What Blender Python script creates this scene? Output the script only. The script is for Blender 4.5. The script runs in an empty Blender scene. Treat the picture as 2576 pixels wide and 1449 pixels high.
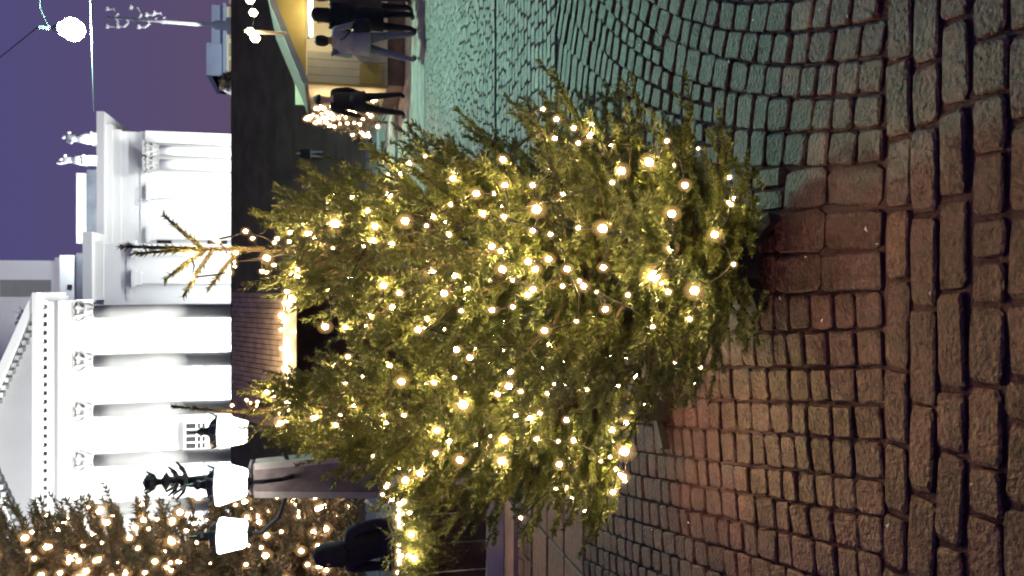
import bpy, bmesh, math, random
import numpy as np
from mathutils import Vector, Matrix, Euler

random.seed(7)
RNG = np.random.default_rng(7)
S = bpy.context.scene
COL = S.collection
PI = math.pi

# ------------------------------------------------------------------ camera
CAM_H = 1.5
PITCH = math.radians(13.0)
F = 796.0
SP, CP = math.sin(PITCH), math.cos(PITCH)
cam_d = bpy.data.cameras.new('camera')
cam = bpy.data.objects.new('camera', cam_d)
COL.objects.link(cam)
xc = Vector((0, -SP, -CP)); yc = Vector((1, 0, 0)); zc = Vector((0, -CP, SP))
M = Matrix((xc, yc, zc)).transposed().to_4x4()      # the phone was held on its side
M.translation = Vector((0, 0, CAM_H))
cam.matrix_world = M
cam_d.sensor_fit = 'HORIZONTAL'
cam_d.sensor_width = 36.0
cam_d.lens = 36.0 * F / 1024.0
cam_d.clip_start = 0.05
cam_d.clip_end = 1500.0
cam_d.dof.use_dof = True
cam_d.dof.focus_distance = 3.1
cam_d.dof.aperture_fstop = (cam_d.lens / 1000.0) / 0.0055
S.camera = cam
S.render.resolution_x, S.render.resolution_y = 1024, 576

# ------------------------------------------------------------------ world (clear violet dusk over the city)
W = bpy.data.worlds.new('World'); S.world = W; W.use_nodes = True
nt = W.node_tree
bg = nt.nodes['Background']
tc = nt.nodes.new('ShaderNodeTexCoord'); sx = nt.nodes.new('ShaderNodeSeparateXYZ')
rp = nt.nodes.new('ShaderNodeValToRGB')
nt.links.new(tc.outputs['Generated'], sx.inputs[0])
nt.links.new(sx.outputs['Z'], rp.inputs['Fac'])
nt.links.new(rp.outputs['Color'], bg.inputs['Color'])
e = rp.color_ramp.elements
e[0].position = 0.0; e[0].color = (0.115, 0.070, 0.122, 1)
e[1].position = 0.34; e[1].color = (0.080, 0.071, 0.200, 1)
x_ = rp.color_ramp.elements.new(0.17); x_.color = (0.101, 0.075, 0.158, 1)
x_ = rp.color_ramp.elements.new(1.0); x_.color = (0.05, 0.05, 0.16, 1)
bg.inputs['Strength'].default_value = 1.0

S.view_settings.view_transform = 'Standard'
try: S.view_settings.look = 'None'
except Exception: pass
S.view_settings.exposure = 0.0
S.view_settings.gamma = 1.0
S.view_settings.use_curve_mapping = False
S.render.engine = 'CYCLES'
cy = S.cycles
cy.use_denoising = True
cy.max_bounces = 5; cy.diffuse_bounces = 3; cy.glossy_bounces = 2; cy.transmission_bounces = 2; cy.transparent_max_bounces = 48
cy.sample_clamp_indirect = 2.0
cy.sample_clamp_direct = 0.0
cy.caustics_reflective = False; cy.caustics_refractive = False
try: cy.use_light_tree = True
except Exception: pass
cy.filter_width = 1.8


# ------------------------------------------------------------------ photograph -> place (2576 px wide copy of it)
K = 1024 / 2576.0
def ray(x, y):
    dx, dy = (x * K - 512) / F, (288 - y * K) / F
    return (xc * dx + yc * dy - zc)
def at_y(x, y, Y):
    r = ray(x, y); t = Y / r.y
    return Vector((r.x * t, Y, CAM_H + r.z * t))
def on_ground(x, y, z=0.0):
    r = ray(x, y); t = (z - CAM_H) / r.z
    return Vector((r.x * t, r.y * t, z))

# ------------------------------------------------------------------ materials
def mat(name, col, rough=0.7, var=0.0, scale=8.0, bump=0.0, bscale=60.0, metal=0.0, col2=None, spec=0.5):
    m = bpy.data.materials.new(name); m.use_nodes = True
    t = m.node_tree; b = t.nodes['Principled BSDF']
    b.inputs['Roughness'].default_value = rough
    b.inputs['Metallic'].default_value = metal
    b.inputs['Specular IOR Level'].default_value = spec
    c4 = (*col, 1)
    b.inputs['Base Color'].default_value = c4
    if var > 0 or bump > 0 or col2:
        co = t.nodes.new('ShaderNodeTexCoord')
    if var > 0 or col2:
        n = t.nodes.new('ShaderNodeTexNoise'); n.inputs['Scale'].default_value = scale
        n.inputs['Detail'].default_value = 6
        t.links.new(co.outputs['Object'], n.inputs['Vector'])
        r = t.nodes.new('ShaderNodeValToRGB')
        r.color_ramp.elements[0].position = 0.3; r.color_ramp.elements[1].position = 0.7
        d = col2 or tuple(c * (1 - var) for c in col)
        r.color_ramp.elements[0].color = (*d, 1)
        r.color_ramp.elements[1].color = c4 if col2 else (*[min(1, c * (1 + var)) for c in col], 1)
        t.links.new(n.outputs['Fac'], r.inputs['Fac'])
        t.links.new(r.outputs['Color'], b.inputs['Base Color'])
    if bump > 0:
        n2 = t.nodes.new('ShaderNodeTexNoise'); n2.inputs['Scale'].default_value = bscale; n2.inputs['Detail'].default_value = 5
        t.links.new(co.outputs['Object'], n2.inputs['Vector'])
        bp = t.nodes.new('ShaderNodeBump'); bp.inputs['Strength'].default_value = bump; bp.inputs['Distance'].default_value = 0.02
        t.links.new(n2.outputs['Fac'], bp.inputs['Height'])
        t.links.new(bp.outputs['Normal'], b.inputs['Normal'])
    return m

def emit(name, col, strength, sample='AUTO'):
    m = bpy.data.materials.new(name); m.use_nodes = True
    t = m.node_tree; t.nodes.clear()
    o = t.nodes.new('ShaderNodeOutputMaterial'); em = t.nodes.new('ShaderNodeEmission')
    em.inputs['Color'].default_value = (*col, 1); em.inputs['Strength'].default_value = strength
    t.links.new(em.outputs[0], o.inputs['Surface'])
    try: m.cycles.emission_sampling = sample
    except Exception: pass
    return m

def stone_mat(name, attr, k=1.0, tint=(1.32, .84, 1.22)):
    rr_, gg_, bb_ = tint
    """granite setts: tone differs from stone to stone, speckled, worn, slightly damp"""
    m = bpy.data.materials.new(name); m.use_nodes = True
    t = m.node_tree; b = t.nodes['Principled BSDF']
    co = t.nodes.new('ShaderNodeTexCoord'); geo = t.nodes.new('ShaderNodeNewGeometry')
    if attr:
        rnd = t.nodes.new('ShaderNodeAttribute'); rnd.attribute_name = 'tone'; ro = rnd.outputs['Fac']
    else:
        rnd = t.nodes.new('ShaderNodeObjectInfo'); ro = rnd.outputs['Random']
    r = t.nodes.new('ShaderNodeValToRGB')
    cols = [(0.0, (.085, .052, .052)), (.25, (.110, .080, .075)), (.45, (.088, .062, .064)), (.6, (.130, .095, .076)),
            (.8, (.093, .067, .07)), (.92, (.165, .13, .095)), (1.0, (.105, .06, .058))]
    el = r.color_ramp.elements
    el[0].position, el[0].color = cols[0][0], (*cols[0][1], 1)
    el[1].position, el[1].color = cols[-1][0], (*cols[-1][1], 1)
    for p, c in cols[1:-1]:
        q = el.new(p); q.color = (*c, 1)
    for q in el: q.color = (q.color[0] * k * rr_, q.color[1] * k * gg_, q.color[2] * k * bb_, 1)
    t.links.new(ro, r.inputs['Fac'])
    n = t.nodes.new('ShaderNodeTexNoise'); n.inputs['Scale'].default_value = 34; n.inputs['Detail'].default_value = 8
    n.inputs['Roughness'].default_value = .7
    t.links.new(geo.outputs['Position'], n.inputs['Vector'])
    mr = t.nodes.new('ShaderNodeMapRange'); mr.inputs[1].default_value = .3; mr.inputs[2].default_value = .7
    mr.inputs[3].default_value = .30; mr.inputs[4].default_value = 1.95
    t.links.new(n.outputs['Fac'], mr.inputs[0])
    mx = t.nodes.new('ShaderNodeMix'); mx.data_type = 'RGBA'; mx.blend_type = 'MULTIPLY'; mx.inputs[0].default_value = 1
    t.links.new(r.outputs['Color'], mx.inputs[6]); t.links.new(mr.outputs[0], mx.inputs[7])
    n3 = t.nodes.new('ShaderNodeTexNoise'); n3.inputs['Scale'].default_value = 3.2; n3.inputs['Detail'].default_value = 4
    t.links.new(geo.outputs['Position'], n3.inputs['Vector'])
    mr3 = t.nodes.new('ShaderNodeMapRange'); mr3.inputs[1].default_value = .32; mr3.inputs[2].default_value = .68
    mr3.inputs[3].default_value = .55; mr3.inputs[4].default_value = 1.45
    t.links.new(n3.outputs['Fac'], mr3.inputs[0])
    mx3 = t.nodes.new('ShaderNodeMix'); mx3.data_type = 'RGBA'; mx3.blend_type = 'MULTIPLY'; mx3.inputs[0].default_value = 1
    t.links.new(mx.outputs[2], mx3.inputs[6]); t.links.new(mr3.outputs[0], mx3.inputs[7])
    t.links.new(mx3.outputs[2], b.inputs['Base Color'])
    n2 = t.nodes.new('ShaderNodeTexNoise'); n2.inputs['Scale'].default_value = 70; n2.inputs['Detail'].default_value = 6
    t.links.new(geo.outputs['Position'], n2.inputs['Vector'])
    bp = t.nodes.new('ShaderNodeBump'); bp.inputs['Strength'].default_value = .9; bp.inputs['Distance'].default_value = .012
    t.links.new(n2.outputs['Fac'], bp.inputs['Height']); t.links.new(bp.outputs['Normal'], b.inputs['Normal'])
    mr2 = t.nodes.new('ShaderNodeMapRange'); mr2.inputs[3].default_value = .28; mr2.inputs[4].default_value = .72
    t.links.new(n2.outputs['Fac'], mr2.inputs[0]); t.links.new(mr2.outputs[0], b.inputs['Roughness'])
    return m

def halo_shell(name, col, strength):  # see-through emission, adds a painted halo round each bulb
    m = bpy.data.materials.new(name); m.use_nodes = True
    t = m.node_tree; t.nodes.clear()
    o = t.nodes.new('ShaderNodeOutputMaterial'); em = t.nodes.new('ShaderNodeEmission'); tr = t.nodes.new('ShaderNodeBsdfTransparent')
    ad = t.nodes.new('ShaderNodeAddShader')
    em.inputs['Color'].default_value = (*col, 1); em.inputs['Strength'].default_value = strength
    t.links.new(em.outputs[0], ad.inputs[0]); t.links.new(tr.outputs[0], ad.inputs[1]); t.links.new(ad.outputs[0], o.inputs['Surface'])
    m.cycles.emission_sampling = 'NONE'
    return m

MT = dict(
    halo=halo_shell('bulb_halo', (1.0, .56, .19), .085),
    sett=stone_mat('granite_sett', False, .37), sett_field=stone_mat('granite_sett_field', True, .37), lamplit_field=stone_mat('lamplit_sett_field', True, 1.5, (.95, 1.0, 1.0)),  # near setts darkened, far ones lightened: lamp falloff put into the colour
    joint=mat('joint_grit', (.055, .028, .040), .95, .35, 14, .5, 120),
    square=mat('square_stone', (.27, .26, .245), .75, .35, 3.2, .6, 9),
    slab=mat('red_granite_slab', (.25, .135, .11), .6, .25, 20, .3, 90),
    step=mat('stair_granite', (.13, .082, .074), .85, .3, .8),
    white=mat('white_render', (.80, .81, .80), .75, .04, .4),
    trim=mat('white_stone_trim', (.82, .83, .82), .7),
    column=mat('shaded_column_stone', (.27, .275, .265), .7, .06, 1.0),
    capital=mat('capital_stone', (.45, .45, .44), .8, .25, 3),
    roof=mat('dark_sheet_roof', (.10, .11, .13), .6, .3, .7),
    glass=mat('dim_window_glass', (.035, .033, .033), .15),
    door=mat('blue_grey_door', (.22, .25, .30), .6),
    frame=mat('window_frame_paint', (.72, .72, .70), .6),
    marble=mat('pale_statue_zinc', (.70, .71, .72), .6),
    iron=mat('black_iron', (.035, .035, .038), .45, metal=.3),
    greyiron=mat('grey_painted_iron', (.33, .33, .36), .5),
    granite=mat('pedestal_granite', (.20, .15, .14), .7, .3, 6, .3, 40),
    pale=mat('pale_stone_edge', (.42, .36, .33), .7, .15, 6),
    bark=mat('bark', (.075, .052, .035), .9, .35, 30, .6, 90),
    needle=mat('fir_needles', (.140, .172, .044), .45, .4, 5, col2=(.044, .070, .026)),
    needle_far=mat('spruce_needles', (.125, .085, .055), .7, .4, 2, col2=(.06, .048, .03)),
    cable=mat('black_cable', (.012, .012, .012), .6),
    wood_dark=mat('dark_stained_wood', (.07, .045, .04), .75, .35, 5, .3, 30),
    wood=mat('roof_board', (.36, .27, .19), .75, .3, 9, .4, 40),
    cream=mat('cream_paint', (.68, .61, .43), .7, .06, 3),
    ochre=mat('ochre_panel', (.50, .37, .10), .7, .1, 3),
    greyboard=mat('grey_white_board', (.42, .44, .42), .7, .1, 4),
    brownboard=mat('brown_plinth_board', (.20, .13, .10), .75, .2, 4),
    navy=mat('navy_cloth', (.018, .018, .035), .85, .2, 20),
    blackcloth=mat('black_cloth', (.014, .011, .018), .85, .2, 20),
    greycloth=mat('grey_cloth', (.42, .40, .41), .85, .15, 20),
    olive=mat('olive_cloth', (.10, .10, .06), .85, .15, 20),
    browncloth=mat('brown_cloth', (.14, .10, .085), .85, .15, 20),
    denim=mat('grey_blue_denim', (.22, .22, .27), .85, .25, 25),
    skin=mat('skin', (.45, .28, .21), .55),
    hair=mat('dark_hair', (.03, .02, .015), .7),
    leather=mat('black_leather', (.012, .012, .02), .5),
    yellow=mat('yellow_paper', (.75, .53, .10), .6, .15, 14),
    bluegrey=mat('blue_grey_plaster', (.34, .40, .50), .8, .1, .4),
    bulb=emit('warm_bulb', (1.0, .65, .27), 400),
    bulb_far=emit('warm_bulb_far', (1.0, .70, .42), 65),
    bulb_stall=emit('stall_bulb', (1.0, .74, .46), 30),
    lantern=emit('lantern_glass', (1.0, .99, .93), 11),
    street=emit('street_lamp_glass', (.48, 1.0, .74), 1800),
    tube=emit('fluorescent_tube', (1.0, .86, .62), 16),
    lit=emit('lit_interior', (1.0, .72, .34), .62),
    litpale=emit('lit_windows', (1.0, .88, .58), .30),
)

# ------------------------------------------------------------------ object helpers
def link(o, parent=None):
    COL.objects.link(o)
    if parent is not None: o.parent = parent
    return o
def tag(o, label=None, cat=None, group=None, kind=None):
    if label: o['label'] = label
    if cat: o['category'] = cat
    if group: o['group'] = group
    if kind: o['kind'] = kind
    return o
def thing(name, label, cat, loc=(0, 0, 0), group=None, rz=0.0):
    o = bpy.data.objects.new(name, None)
    o.empty_display_size = .2
    o.location = loc; o.rotation_euler = (0, 0, rz)
    link(o); return tag(o, label, cat, group)

class MB:
    """collects shapes into one mesh"""
    def __init__(s): s.v = []; s.f = []; s.mi = []
    def add(s, vs, fs, mi=0):
        n = len(s.v); s.v += [tuple(v) for v in vs]
        s.f += [tuple(i + n for i in f) for f in fs]; s.mi += [mi] * len(fs)
        return s
    def box(s, x0, x1, y0, y1, z0, z1, mi=0):
        v = [(x0, y0, z0), (x1, y0, z0), (x1, y1, z0), (x0, y1, z0), (x0, y0, z1), (x1, y0, z1), (x1, y1, z1), (x0, y1, z1)]
        return s.add(v, [(0, 3, 2, 1), (4, 5, 6, 7), (0, 1, 5, 4), (1, 2, 6, 5), (2, 3, 7, 6), (3, 0, 4, 7)], mi)
    def bar(s, p, q, w, d=None, mi=0, up=(0, 0, 1)):
        p, q = Vector(p), Vector(q); a = (q - p).normalized()
        u = a.cross(Vector(up))
        if u.length < 1e-4: u = a.cross(Vector((0, 1, 0)))
        u.normalize(); w2 = u.cross(a) * ((d or w) / 2); u = u * (w / 2)
        v = [c + sx_ * u + sy_ * w2 for c in (p, q) for sx_, sy_ in ((-1, -1), (1, -1), (1, 1), (-1, 1))]
        return s.add(v, [(0, 3, 2, 1), (4, 5, 6, 7), (0, 1, 5, 4), (1, 2, 6, 5), (2, 3, 7, 6), (3, 0, 4, 7)], mi)
    def tube(s, pts, rad, n=8, mi=0, cap=True):
        pts = [Vector(p) for p in pts]
        if not isinstance(rad, (list, tuple)): rad = [rad] * len(pts)
        vs = []; fs = []
        ref = Vector((0.3, 0.2, 1)).normalized()
        for i, p in enumerate(pts):
            a = (pts[min(i + 1, len(pts) - 1)] - pts[max(i - 1, 0)])
            a = a.normalized() if a.length > 1e-9 else Vector((0, 0, 1))
            r_ = ref if abs(a.dot(ref)) < .95 else Vector((1, 0, 0))
            u = a.cross(r_).normalized(); w = a.cross(u)
            for k in range(n):
                t = 2 * PI * k / n
                vs.append(p + (u * math.cos(t) + w * math.sin(t)) * rad[i])
        for i in range(len(pts) - 1):
            for k in range(n):
                k2 = (k + 1) % n
                fs.append((i * n + k, i * n + k2, (i + 1) * n + k2, (i + 1) * n + k))
        if cap:
            fs.append(tuple(range(n - 1, -1, -1))); fs.append(tuple((len(pts) - 1) * n + k for k in range(n)))
        return s.add(vs, fs, mi)
    def lathe(s, prof, c=(0, 0, 0), n=16, mi=0, sx_=1, sy_=1, rot=0.0):
        vs = []; fs = []
        for r, z in prof:
            for k in range(n):
                t = 2 * PI * k / n + rot
                vs.append((c[0] + r * math.cos(t) * sx_, c[1] + r * math.sin(t) * sy_, c[2] + z))
        for i in range(len(prof) - 1):
            for k in range(n):
                k2 = (k + 1) % n
                fs.append((i * n + k, i * n + k2, (i + 1) * n + k2, (i + 1) * n + k))
        fs.append(tuple(range(n - 1, -1, -1))); fs.append(tuple((len(prof) - 1) * n + k for k in range(n)))
        return s.add(vs, fs, mi)
    def prism(s, poly, y0, y1, mi=0):
        """polygon in x,z extruded along y"""
        n = len(poly)
        v = [(x, y0, z) for x, z in poly] + [(x, y1, z) for x, z in poly]
        f = [tuple(range(n)), tuple(range(2 * n - 1, n - 1, -1))]
        f += [(i, i + n, (i + 1) % n + n, (i + 1) % n) for i in range(n)]
        return s.add(v, f, mi)
    def ico(s, c, r, mi=0):
        p = (1 + 5 ** .5) / 2
        v = [(-1, p, 0), (1, p, 0), (-1, -p, 0), (1, -p, 0), (0, -1, p), (0, 1, p), (0, -1, -p), (0, 1, -p), (p, 0, -1), (p, 0, 1), (-p, 0, -1), (-p, 0, 1)]
        k = r / math.sqrt(1 + p * p)
        f = [(0, 11, 5), (0, 5, 1), (0, 1, 7), (0, 7, 10), (0, 10, 11), (1, 5, 9), (5, 11, 4), (11, 10, 2), (10, 7, 6), (7, 1, 8),
             (3, 9, 4), (3, 4, 2), (3, 2, 6), (3, 6, 8), (3, 8, 9), (4, 9, 5), (2, 4, 11), (6, 2, 10), (8, 6, 7), (9, 8, 1)]
        return s.add([(c[0] + a * k, c[1] + b * k, c[2] + d * k) for a, b, d in v], f, mi)
    def mesh(s, name, mats, smooth=False):
        me = bpy.data.meshes.new(name); me.from_pydata(s.v, [], s.f)
        for m in (mats if isinstance(mats, (list, tuple)) else [mats]): me.materials.append(m)
        if any(s.mi): me.polygons.foreach_set('material_index', s.mi)
        if smooth: me.polygons.foreach_set('use_smooth', [True] * len(s.f))
        bm = bmesh.new(); bm.from_mesh(me); bmesh.ops.recalc_face_normals(bm, faces=bm.faces); bm.to_mesh(me); bm.free()
        return me
    def build(s, name, mats, parent=None, smooth=False, loc=None):
        o = bpy.data.objects.new(name, s.mesh(name, mats, smooth))
        if loc is not None: o.location = loc
        return link(o, parent)

def tri_mesh(name, verts, m):
    """verts (n,3,3) loose triangles, fast"""
    n = len(verts)
    me = bpy.data.meshes.new(name)
    me.vertices.add(n * 3); me.vertices.foreach_set('co', np.ascontiguousarray(verts, dtype=np.float32).ravel())
    me.loops.add(n * 3); me.loops.foreach_set('vertex_index', np.arange(n * 3, dtype=np.int32))
    me.polygons.add(n); me.polygons.foreach_set('loop_start', np.arange(0, n * 3, 3, dtype=np.int32))
    me.materials.append(m); me.update(calc_edges=True)
    return me

BULB_MESH = {}
def bulb_mesh(m):
    if m.name not in BULB_MESH:
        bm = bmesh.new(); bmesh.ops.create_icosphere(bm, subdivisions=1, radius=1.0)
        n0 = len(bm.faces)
        for q_ in ((1.5, 2.0, 2.6) if m.name != 'stall_bulb' else ()): bmesh.ops.create_icosphere(bm, subdivisions=2, radius=q_)         # layered shells that add a glow halo round the lamp
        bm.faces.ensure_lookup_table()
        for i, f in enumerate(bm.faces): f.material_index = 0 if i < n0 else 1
        me = bpy.data.meshes.new('bulb'); bm.to_mesh(me); bm.free(); me.materials.append(m); me.materials.append(MT['halo'])
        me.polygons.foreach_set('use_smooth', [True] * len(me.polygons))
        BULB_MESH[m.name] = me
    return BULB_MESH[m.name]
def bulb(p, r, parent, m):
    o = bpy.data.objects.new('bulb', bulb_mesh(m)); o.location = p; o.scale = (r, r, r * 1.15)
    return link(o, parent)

# =================================================================== THE GROUND
g = MB(); g.box(-250, 250, -20, 400, -.5, -.016)
tag(g.build('ground', MT['square']), kind='structure')
# bedding grit under the near paving
g = MB(); g.box(-7, 7, -.5, 12.75, -.016, -.004)
bed = tag(g.build('cobbled_pavement', MT['joint']), kind='structure')

def sett_variant(seed):
    r = random.Random(seed); n = 10
    base = []; top = []
    e1, e2 = r.uniform(.36, .45), r.uniform(.34, .45)
    for (c, s_) in ((.5, -e2), (.5, e1), (e2, .5), (0, .5), (-e1, .5), (-.5, e2), (-.5, -e1), (-e2, -.5), (0, -.5), (e1, -.5)):
        c += r.uniform(-.035, .02) * (1 if c > 0 else -1); s_ += r.uniform(-.035, .02) * (1 if s_ > 0 else -1)
        base.append((c, s_))
        i_ = r.uniform(.03, .075)
        top.append((c - math.copysign(min(abs(c), i_), c), s_ - math.copysign(min(abs(s_), i_), s_)))
    vs = [(x, y, -.6) for x, y in base] + [(x, y, .62 + r.uniform(-.12, .05)) for x, y in base] + \
         [(x, y, .95 + r.uniform(-.10, .08)) for x, y in top] + [(r.uniform(-.15, .15), r.uniform(-.15, .15), .97 + r.uniform(-.09, .10))]
    fs = []
    for k in range(n):
        k2 = (k + 1) % n
        fs += [(k, k2, n + k2, n + k), (n + k, n + k2, 2 * n + k2, 2 * n + k), (2 * n + k, 2 * n + k2, 3 * n)]
    return vs, fs
VAR = [sett_variant(100 + i) for i in range(24)]
VMESH = []
for vs, fs in VAR:
    me = bpy.data.meshes.new('sett'); me.from_pydata(vs, [], fs); me.materials.append(MT['sett']); VMESH.append(me)

setts = []          # x, y, rot (of the long side from x), length, width
def sett(x, y, rot, L, Wd): setts.append((x, y, rot, L, Wd))
def warp(x0, Y):
    t = Y - 1.9
    a = .18 * math.tanh((x0 - .05) * 2.2)
    k = min(1, max(0, (x0 - .15) / .5)); b = .13 * k * k * (3 - 2 * k)
    return x0 + a * t + b * t * t
SLABS = (-3.2, -1.25, 4.55, 5.75)
def in_slabs(x, y): return SLABS[0] < x < SLABS[1] and SLABS[2] < y < SLABS[3]
# curved rows that run away from the viewer
Y0, Y1 = 1.905, 5.15
x0 = -2.6
while x0 < 1.9:
    special = -.02 < x0 < .33
    wr = random.uniform(.098, .112) if not special else random.uniform(.108, .122)
    y = Y0 + (random.uniform(0, .01))
    while y < Y1:
        L = random.uniform(.18, .31) if special else random.uniform(.085, .135)
        if y + L > Y1: L = Y1 - y
        if L < .05: break
        yc_ = y + L / 2
        xa, xb = warp(x0, yc_), warp(x0 + wr, yc_)
        ang = math.atan2(warp(x0, yc_ + .05) - warp(x0, yc_ - .05), .1)
        w_ = xb - xa
        if abs(xa) < .40 * yc_ + .6 and not in_slabs(xa, yc_):
            if w_ > .15:                                         # the fan widened: two stones side by side
                for q in (.25, .75):
                    sett(xa + w_ * q, yc_ + random.uniform(-.01, .01), PI / 2 - ang, L - .016, w_ / 2 - .014)
            else:
                sett((xa + xb) / 2, yc_, PI / 2 - ang, L - random.uniform(.005, .014), w_ - random.uniform(.006, .014))
        y += L
    x0 += wr
# three straight courses of long setts across the view
y = 1.615
for c in range(3):
    wd = (.092, .098, .094)[c]; x = -1.6 + random.uniform(0, .2)
    while x < 1.6:
        L = random.uniform(.15, .25)
        sett(x + L / 2, y + wd / 2 - .012 * x, -.012 + random.uniform(-.01, .01), L - random.uniform(.009, .017), wd - random.uniform(.006, .013))
        x += L
    y += wd
# blocks nearest the viewer
y = 1.605
for c in range(5):
    wd = random.uniform(.10, .125); y -= wd; x = -1.5 + random.uniform(0, .2)
    while x < 1.5:
        L = random.uniform(.09, .21)
        sett(x + L / 2, y + wd / 2 - .012 * x + random.uniform(-.004, .004), random.uniform(-.03, .03), L - random.uniform(.008, .016), wd - random.uniform(.008, .015))
        x += L
# cross courses farther out, with a straight open joint at 7.1 m
y = 5.16
while y < 12.6:
    wd = random.uniform(.10, .115)
    if 7.06 < y < 7.16: y = 7.17
    if y > 9.4: wd *= 1.15
    x = -.42 * y - .6 + random.uniform(0, .2)
    while x < .42 * y + .6:
        L = random.uniform(.11, .20)
        if not in_slabs(x + L / 2, y): sett(x + L / 2, y + wd / 2, random.uniform(-.03, .03), L - (.013 if y < 9.4 else .009), wd - (.013 if y < 9.4 else .008))
        x += L
    y += wd
def in_frame(x, y):
    d = y * CP + CAM_H * SP
    return abs(x) < d * 300 / F and (y * SP * 0 + 1) and ((CAM_H * CP - y * SP) / d) * F < 525
setts.sort(key=lambda s_: (not in_frame(s_[0], s_[1]), s_[0] ** 2 + s_[1] ** 2))
for (x, y, rot, L, Wd) in setts[:300]:
    o = bpy.data.objects.new('sett', random.choice(VMESH))
    o.location = (x, y, 0); o.scale = (L, Wd, random.uniform(.009, .017))
    o.rotation_euler = (random.uniform(-.05, .05), random.uniform(-.04, .04), rot + random.uniform(-.03, .03))
    link(o, bed)
for nm, mt_, sel in (('sett_field', 'sett_field', [q for q in setts[300:] if q[1] < 5.15]), ('cross_course_field', 'lamplit_field', [q for q in setts[300:] if q[1] >= 5.15])):
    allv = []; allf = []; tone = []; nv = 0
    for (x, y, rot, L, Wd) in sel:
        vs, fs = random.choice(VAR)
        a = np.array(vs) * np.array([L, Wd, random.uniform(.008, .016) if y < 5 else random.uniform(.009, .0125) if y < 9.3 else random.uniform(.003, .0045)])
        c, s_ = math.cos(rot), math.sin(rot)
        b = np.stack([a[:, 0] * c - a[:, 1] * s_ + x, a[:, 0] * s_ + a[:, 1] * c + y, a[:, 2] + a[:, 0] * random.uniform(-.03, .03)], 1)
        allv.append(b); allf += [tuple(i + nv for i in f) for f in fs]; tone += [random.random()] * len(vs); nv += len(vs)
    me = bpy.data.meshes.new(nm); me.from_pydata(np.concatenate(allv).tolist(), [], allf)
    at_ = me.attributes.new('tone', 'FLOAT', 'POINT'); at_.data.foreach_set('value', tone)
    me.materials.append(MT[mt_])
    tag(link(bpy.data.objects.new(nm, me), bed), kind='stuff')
# fallen needles and pale scraps lying on the stones
lt = MB(); rl = random.Random(77)
for i in range(70):
    x, y = rl.uniform(-1.6, 1.6), rl.uniform(1.6, 4.6); r = rl.uniform(.004, .011); a_ = rl.uniform(0, 6.3)
    dx, dy = math.cos(a_) * r, math.sin(a_) * r
    lt.add([(x - dx, y - dy, .019), (x + dy * .35, y - dx * .35, .022), (x + dx, y + dy, .019), (x - dy * .35, y + dx * .35, .025)], [(0, 1, 2, 3)])
tag(lt.build('scattered_litter', MT['frame']), 'pale scraps scattered over the dark cobbles', 'litter', kind='stuff')
# large red slabs at the left
for i in range(4):
    for j in range(3):
        xa = SLABS[0] + .02 + i * .485; ya = SLABS[2] + .02 + j * .40
        sl = MB(); z = random.uniform(.008, .016)
        w_, d_ = .47, .38
        sl.add([(xa, ya, -.01), (xa + w_, ya, -.01), (xa + w_, ya + d_, -.01), (xa, ya + d_, -.01),
                (xa, ya, z - .006), (xa + w_, ya, z - .006), (xa + w_, ya + d_, z - .006), (xa, ya + d_, z - .006),
                (xa + .01, ya + .01, z), (xa + w_ - .01, ya + .01, z), (xa + w_ - .01, ya + d_ - .01, z), (xa + .01, ya + d_ - .01, z)],
               [(0, 1, 5, 4), (1, 2, 6, 5), (2, 3, 7, 6), (3, 0, 4, 7), (4, 5, 9, 8), (5, 6, 10, 9), (6, 7, 11, 10), (7, 4, 8, 11), (8, 9, 10, 11)])
        sl.build('paving_slab', MT['slab'], bed)
# kerb lines across the far square
for i, yk in enumerate((17.9, 24.5)):
    k = MB(); k.box(-40, 40, yk, yk + .35, -.02, .05)
    tag(k.build('kerb', MT['greyboard'] if i else MT['square']), kind='structure')

# =================================================================== GREAT STAIRS AND TERRACE
YS, YT, ZT, NST = 33.8, 52.0, 7.33, 40
vs = []; fs = []
for i in range(NST):
    ya, yb = YS + (YT - YS) * i / NST, YS + (YT - YS) * (i + 1) / NST
    za, zb = ZT * i / NST, ZT * (i + 1) / NST
    vs += [(-70, ya, za), (70, ya, za), (70, ya, zb), (-70, ya, zb), (70, yb, zb), (-70, yb, zb)]
    n = i * 6
    fs += [(n, n + 1, n + 2, n + 3), (n + 3, n + 2, n + 4, n + 5)]
me = bpy.data.meshes.new('grand_stairs'); me.from_pydata(vs, [], fs); me.materials.append(MT['step'])
tag(link(bpy.data.objects.new('grand_stairs', me)), kind='structure')
t_ = MB(); t_.box(-120, 120, YT, 240, 5, ZT)
tag(t_.build('terrace', MT['step']), kind='structure')
PW = MB(); PW.box(-34, 0.5, 59.6, 60.0, ZT, ZT + .85)  # unseen wall added to shade the lower columns from the floodlight
tag(PW.build('flood_cutoff_wall', MT['step']), 'hidden low wall added to keep the floodlight off the lower columns', 'wall')

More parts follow.
